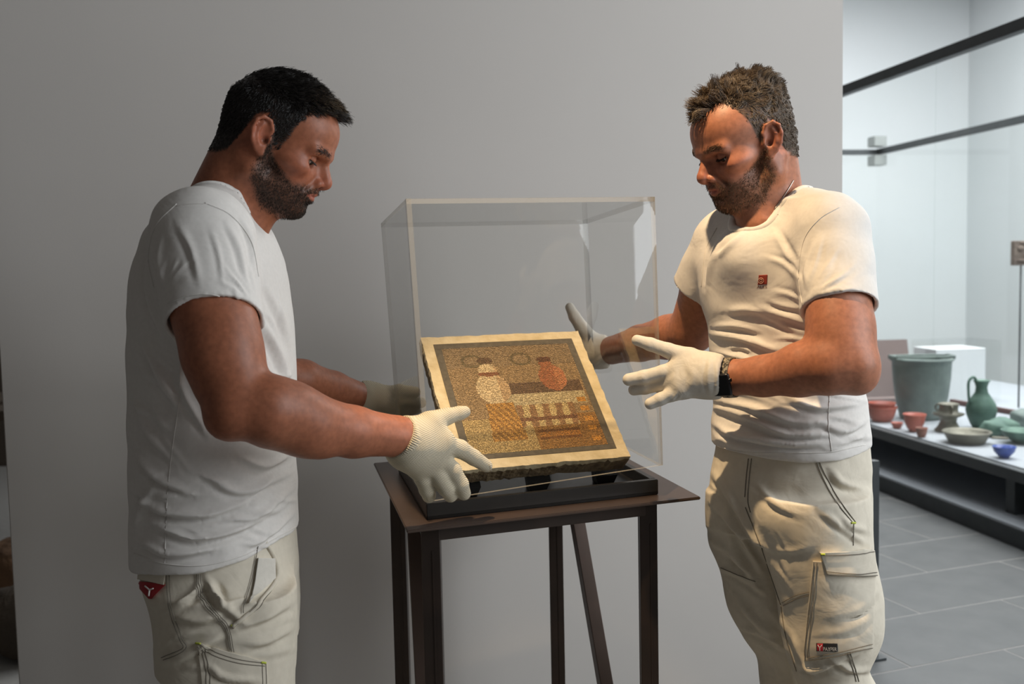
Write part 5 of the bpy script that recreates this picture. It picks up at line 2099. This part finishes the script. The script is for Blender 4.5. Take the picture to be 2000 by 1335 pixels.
V += vnormals(V, Q) * (.0022 * vnoise(V * np.array([1, 1, 1.4]), 16, 18) + .0010 * vnoise(V, 40, 19))[:, None]
me = to_mesh('trousers', V, Q)
tr2 = link('trousers', me, M_TROU, person2)
tr2['label'] = 'ecru cargo trousers with a flapped thigh pocket'
treeP = bvh_of(V, Q)
cp = patch('cargo_pocket', treeP, [(1588, 1092), (1705, 1102), (1700, 1262), (1571, 1288)], M_TROU, tr2, .006)
patch('pocket_flap', treeP, [(1600, 1072), (1696, 1071), (1702, 1124), (1614, 1118)], M_TROU, tr2, .012)
lines = [[(1592, 894), (1606, 930), (1630, 975), (1666, 1022)], [(1597, 893), (1612, 928), (1637, 973), (1671, 1020)], [(1667, 1020), (1666, 1065)], [(1462, 895), (1458, 930), (1455, 970)], [(1468, 895), (1464, 930), (1461, 975), (1466, 1000)],
         [(1456, 990), (1480, 1050), (1505, 1120), (1525, 1180)], [(1528, 1176), (1555, 1162), (1582, 1155)], [(1530, 1182), (1558, 1168), (1583, 1161)], [(1408, 1108), (1440, 1122), (1475, 1135)], [(1526, 1182), (1535, 1240), (1556, 1310)],
         [(1655, 1272), (1665, 1305), (1672, 1330)], [(1660, 1272), (1670, 1305), (1677, 1330)]]
stitch_lines('seam_stitching', treeP, lines, M_STITCH, tr2, .0007, 50, .0010)
stitch_lines('pocket_stitching', treeP, [[(1590, 1094), (1584, 1180), (1573, 1286)], [(1596, 1095), (1590, 1180), (1580, 1280)], [(1573, 1287), (1640, 1276), (1698, 1261)], [(1580, 1281), (1640, 1269), (1698, 1254)]], M_STITCH, cp, .0007, 60, .0075)
stitch_lines('flap_stitching', treeP, [[(1602, 1077), (1650, 1078), (1695, 1076)], [(1612, 1111), (1660, 1118), (1699, 1117)], [(1614, 1117), (1660, 1123), (1700, 1123)]], M_STITCH, tr2, .0007, 50, .0135)
stitch_lines('bartack', treeP, [[(1602, 1075), (1609, 1075)]], M_LIME, tr2, .0018, 6, .0135)
stitch_lines('bartack', treeP, [[(1662, 1021), (1670, 1021)]], M_LIME, tr2, .0018, 6, .001)
M_LBL = mat('black_woven_label', lin(34, 34, 36), .8)
lb = patch('brand_label', treeP, [(1597, 1252), (1635, 1253), (1635, 1268), (1597, 1267)], M_LBL, cp, .0078, 1.6)
patch('label_square', treeP, [(1599, 1253), (1609, 1253), (1609, 1267), (1599, 1266)], mat('red_woven_square', lin(176, 40, 48), .8), lb, .0086, 1.6)
stitch_lines('label_mark', treeP, [[(1600.5, 1255), (1604, 1260)], [(1607.5, 1255), (1604, 1260)], [(1604, 1260), (1604, 1265)]], M_TEE, lb, .0006, 6, .0105)
text_on('label_lettering', 'PAYPER', treeP, 1611, 1263.5, 22, 6.5, M_TEE, lb, (0, .3), .0142)
for fx_, fy_ in ((.66, 1.85), (.56, 2.02)):
    F = Field(axis(fx_ - .3, fx_ + .2, .008), axis(fy_ - .3, fy_ + .2, .008), axis(-.03, .16, .008))
    F.add(cone((fx_ + .04, fy_ + .04, .06), (fx_ - .11, fy_ - .12, .045), .05, .043))
    F.add(cone((fx_, fy_, .10), (fx_, fy_, .06), .05, .055), .03)
    F.sub(((lambda X, Y, Z: np.broadcast_to(Z - .002, np.broadcast_shapes(X.shape, Y.shape, Z.shape)).astype(np.float32)), np.array([0, 1.4, -.1]), np.array([1.2, 2.4, .02])), 0)
    V, Q = F.mesh('work_shoe', 1)
    link('work_shoe', to_mesh('work_shoe', V, Q), M_SHOE, person2)

# --- gloves
th = (sh([(1345, 700, 1.785), (1305, 684, 1.790), (1270, 672, 1.795), (1244, 664, 1.80)]), [.020, .0135, .0120, .0100])
ix = (sh([(1325, 720, 1.780), (1295, 727, 1.783), (1258, 736, 1.790), (1228, 741, 1.797)]), [.0170, .0135, .0125, .0115])
md = (sh([(1322, 742, 1.775), (1292, 750, 1.790), (1260, 757, 1.802), (1238, 761, 1.81)]), [.0165, .0125, .0118, .0105])
rg = (sh([(1328, 754, 1.775), (1308, 760, 1.800), (1292, 758, 1.825), (1284, 748, 1.84)]), [.0160, .0125, .0115, .0105])
pk = (sh([(1336, 762, 1.765), (1312, 770, 1.768), (1290, 779, 1.772), (1270, 788, 1.775)]), [.0160, .0125, .0115, .0105])
palm = [(P(1385, 730, Y=1.768), P(1328, 718, Y=1.783), .033, .022), (P(1385, 736, Y=1.768), P(1326, 740, Y=1.775), .033, .020), (P(1385, 740, Y=1.768), P(1332, 757, Y=1.768), .033, .019), (P(1385, 726, Y=1.770), P(1348, 702, Y=1.785), .032, .021)]
F = hand_field([th, ix, md, rg, pk], palm)
c_, m_ = tube_cut(P(1380, 735, Y=1.77), P(1405, 736, Y=1.762), .0350, .0375, .004, .015)
F.add(c_, .012)
F.sub(m_, .001)
V, Q = F.mesh('glove', 1)
V = crease(V, Q, [([(1330, 768), (1325, 775), (1318, 783)], 5, .0015), ([(1322, 766), (1316, 775), (1310, 784)], 5, .0015), ([(1385, 695), (1380, 735), (1384, 770)], 8, .002), ([(1340, 715), (1350, 735), (1345, 755)], 12, .0015), ([(1395, 694), (1399, 735), (1396, 772)], 5, .0018)])
gl3 = link('glove', to_mesh('glove', V, Q), M_GLOVE, person2)
gl3['label'] = 'smooth white cotton glove with spread fingers beside the watch'
th = (sh([(1158, 668, 2.363), (1138, 642, 2.365), (1122, 618, 2.367), (1113, 600, 2.369)]), [0.0214, 0.0166, 0.0139, 0.0112])
ix = (sh([(1140, 682, 2.369), (1105, 674, 2.379), (1060, 668, 2.389), (1022, 662, 2.395)]), [0.0182, 0.0150, 0.0139, 0.0118])
md = (sh([(1140, 695, 2.369), (1100, 692, 2.381), (1060, 690, 2.393), (1030, 688, 2.399)]), [0.0177, 0.0150, 0.0134, 0.0118])
rg = (sh([(1142, 706, 2.369), (1108, 708, 2.381), (1075, 710, 2.391), (1050, 710, 2.397)]), [0.0171, 0.0144, 0.0128, 0.0112])
pk = (sh([(1148, 714, 2.367), (1120, 720, 2.377), (1098, 724, 2.385), (1080, 726, 2.391)]), [0.0161, 0.0134, 0.0123, 0.0112])
palm = [(P(1172, 686, Y=2.361), P(1140, 684, Y=2.369), .034, .024), (P(1172, 692, Y=2.361), P(1145, 704, Y=2.369), .033, .022), (P(1172, 682, Y=2.361), P(1158, 668, Y=2.363), .033, .022)]
F = hand_field([th, ix, md, rg, pk], palm)
c_, m_ = tube_cut(P(1170, 687, Y=2.361), P(1182, 686, Y=2.359), .035, .037, .004, .012)
F.add(c_, .012)
F.sub(m_, .001)
V, Q = F.mesh('glove', 1)
gl4 = link('glove', to_mesh('glove', V, Q), M_GLOVE, person2)
gl4['label'] = 'smooth white cotton glove behind the acrylic'

# --- wristwatch
wc, wd_ = P(1425, 737, Y=1.7645), (P(1490, 734, Y=1.728) - LWR)
wd_ /= np.linalg.norm(wd_)
tocam = CO - wc
tocam -= wd_ * (tocam @ wd_)
tocam /= np.linalg.norm(tocam)
upv = np.cross(tocam, wd_)
if upv[2] < 0:
    upv = -upv
nrm = tocam * math.cos(R_(18)) - upv * math.sin(R_(18))
nrm /= np.linalg.norm(nrm)
up2 = np.cross(wd_, nrm)
if up2[2] < 0:
    up2 = -up2
xw = np.cross(up2, nrm)
MW = Matrix(((xw[0], up2[0], nrm[0], 0), (xw[1], up2[1], nrm[1], 0), (xw[2], up2[2], nrm[2], 0), (0, 0, 0, 1)))
watch = empty('wristwatch', tuple(wc))
watch.parent = person2
M_CASE = mat('dark_metal_case', lin(58, 58, 60), .25, .9)
M_SCRN = mat('black_watch_glass', lin(12, 12, 14), .12)
M_STRP = mat('braided_strap', lin(150, 140, 122), .9, noise=(260, lin(60, 56, 50), .12), bump=(500, .8, .001))
bm = bmesh.new()
box(bm, (0, 0, .0385), (.036, .042, .010), None, .0048)
bmesh.ops.transform(bm, matrix=MW, verts=bm.verts)
wcs = from_bm('watch_case', bm, M_CASE, watch, True)
bm = bmesh.new()
box(bm, (0, 0, .0432), (.032, .038, .0024), None, .0011)
bmesh.ops.transform(bm, matrix=MW, verts=bm.verts)
from_bm('watch_screen', bm, M_SCRN, wcs)
bm = bmesh.new()
bmesh.ops.create_cone(bm, segments=16, radius1=.0035, radius2=.0032, depth=.003, matrix=Matrix.Translation((.0185, .008, .0385)) @ Matrix.Rotation(R_(90), 4, 'Y'))
bmesh.ops.transform(bm, matrix=MW, verts=bm.verts)
from_bm('watch_crown', bm, M_CASE, wcs)
bm = bmesh.new()
ns = 48
rings = []
for i in range(ns):
    t_ = 2 * math.pi * i / ns
    for rr_ in (.0330, .0355):
        for xx_ in (-.011, .011):
            pass
    c_, s_ = math.cos(t_), math.sin(t_)
    rings.append([bm.verts.new((xx_, rr_ * s_, rr_ * c_)) for rr_, xx_ in ((.0332, -.011), (.0358, -.0105), (.0364, 0), (.0358, .0105), (.0332, .011))])
for i in range(ns):
    a_, b_ = rings[i], rings[(i + 1) % ns]
    for k in range(5):
        bm.faces.new((a_[k], a_[(k + 1) % 5], b_[(k + 1) % 5], b_[k]))
bmesh.ops.transform(bm, matrix=MW, verts=bm.verts)
from_bm('watch_strap', bm, M_STRP, watch, True)
bpy.context.view_layer.update()
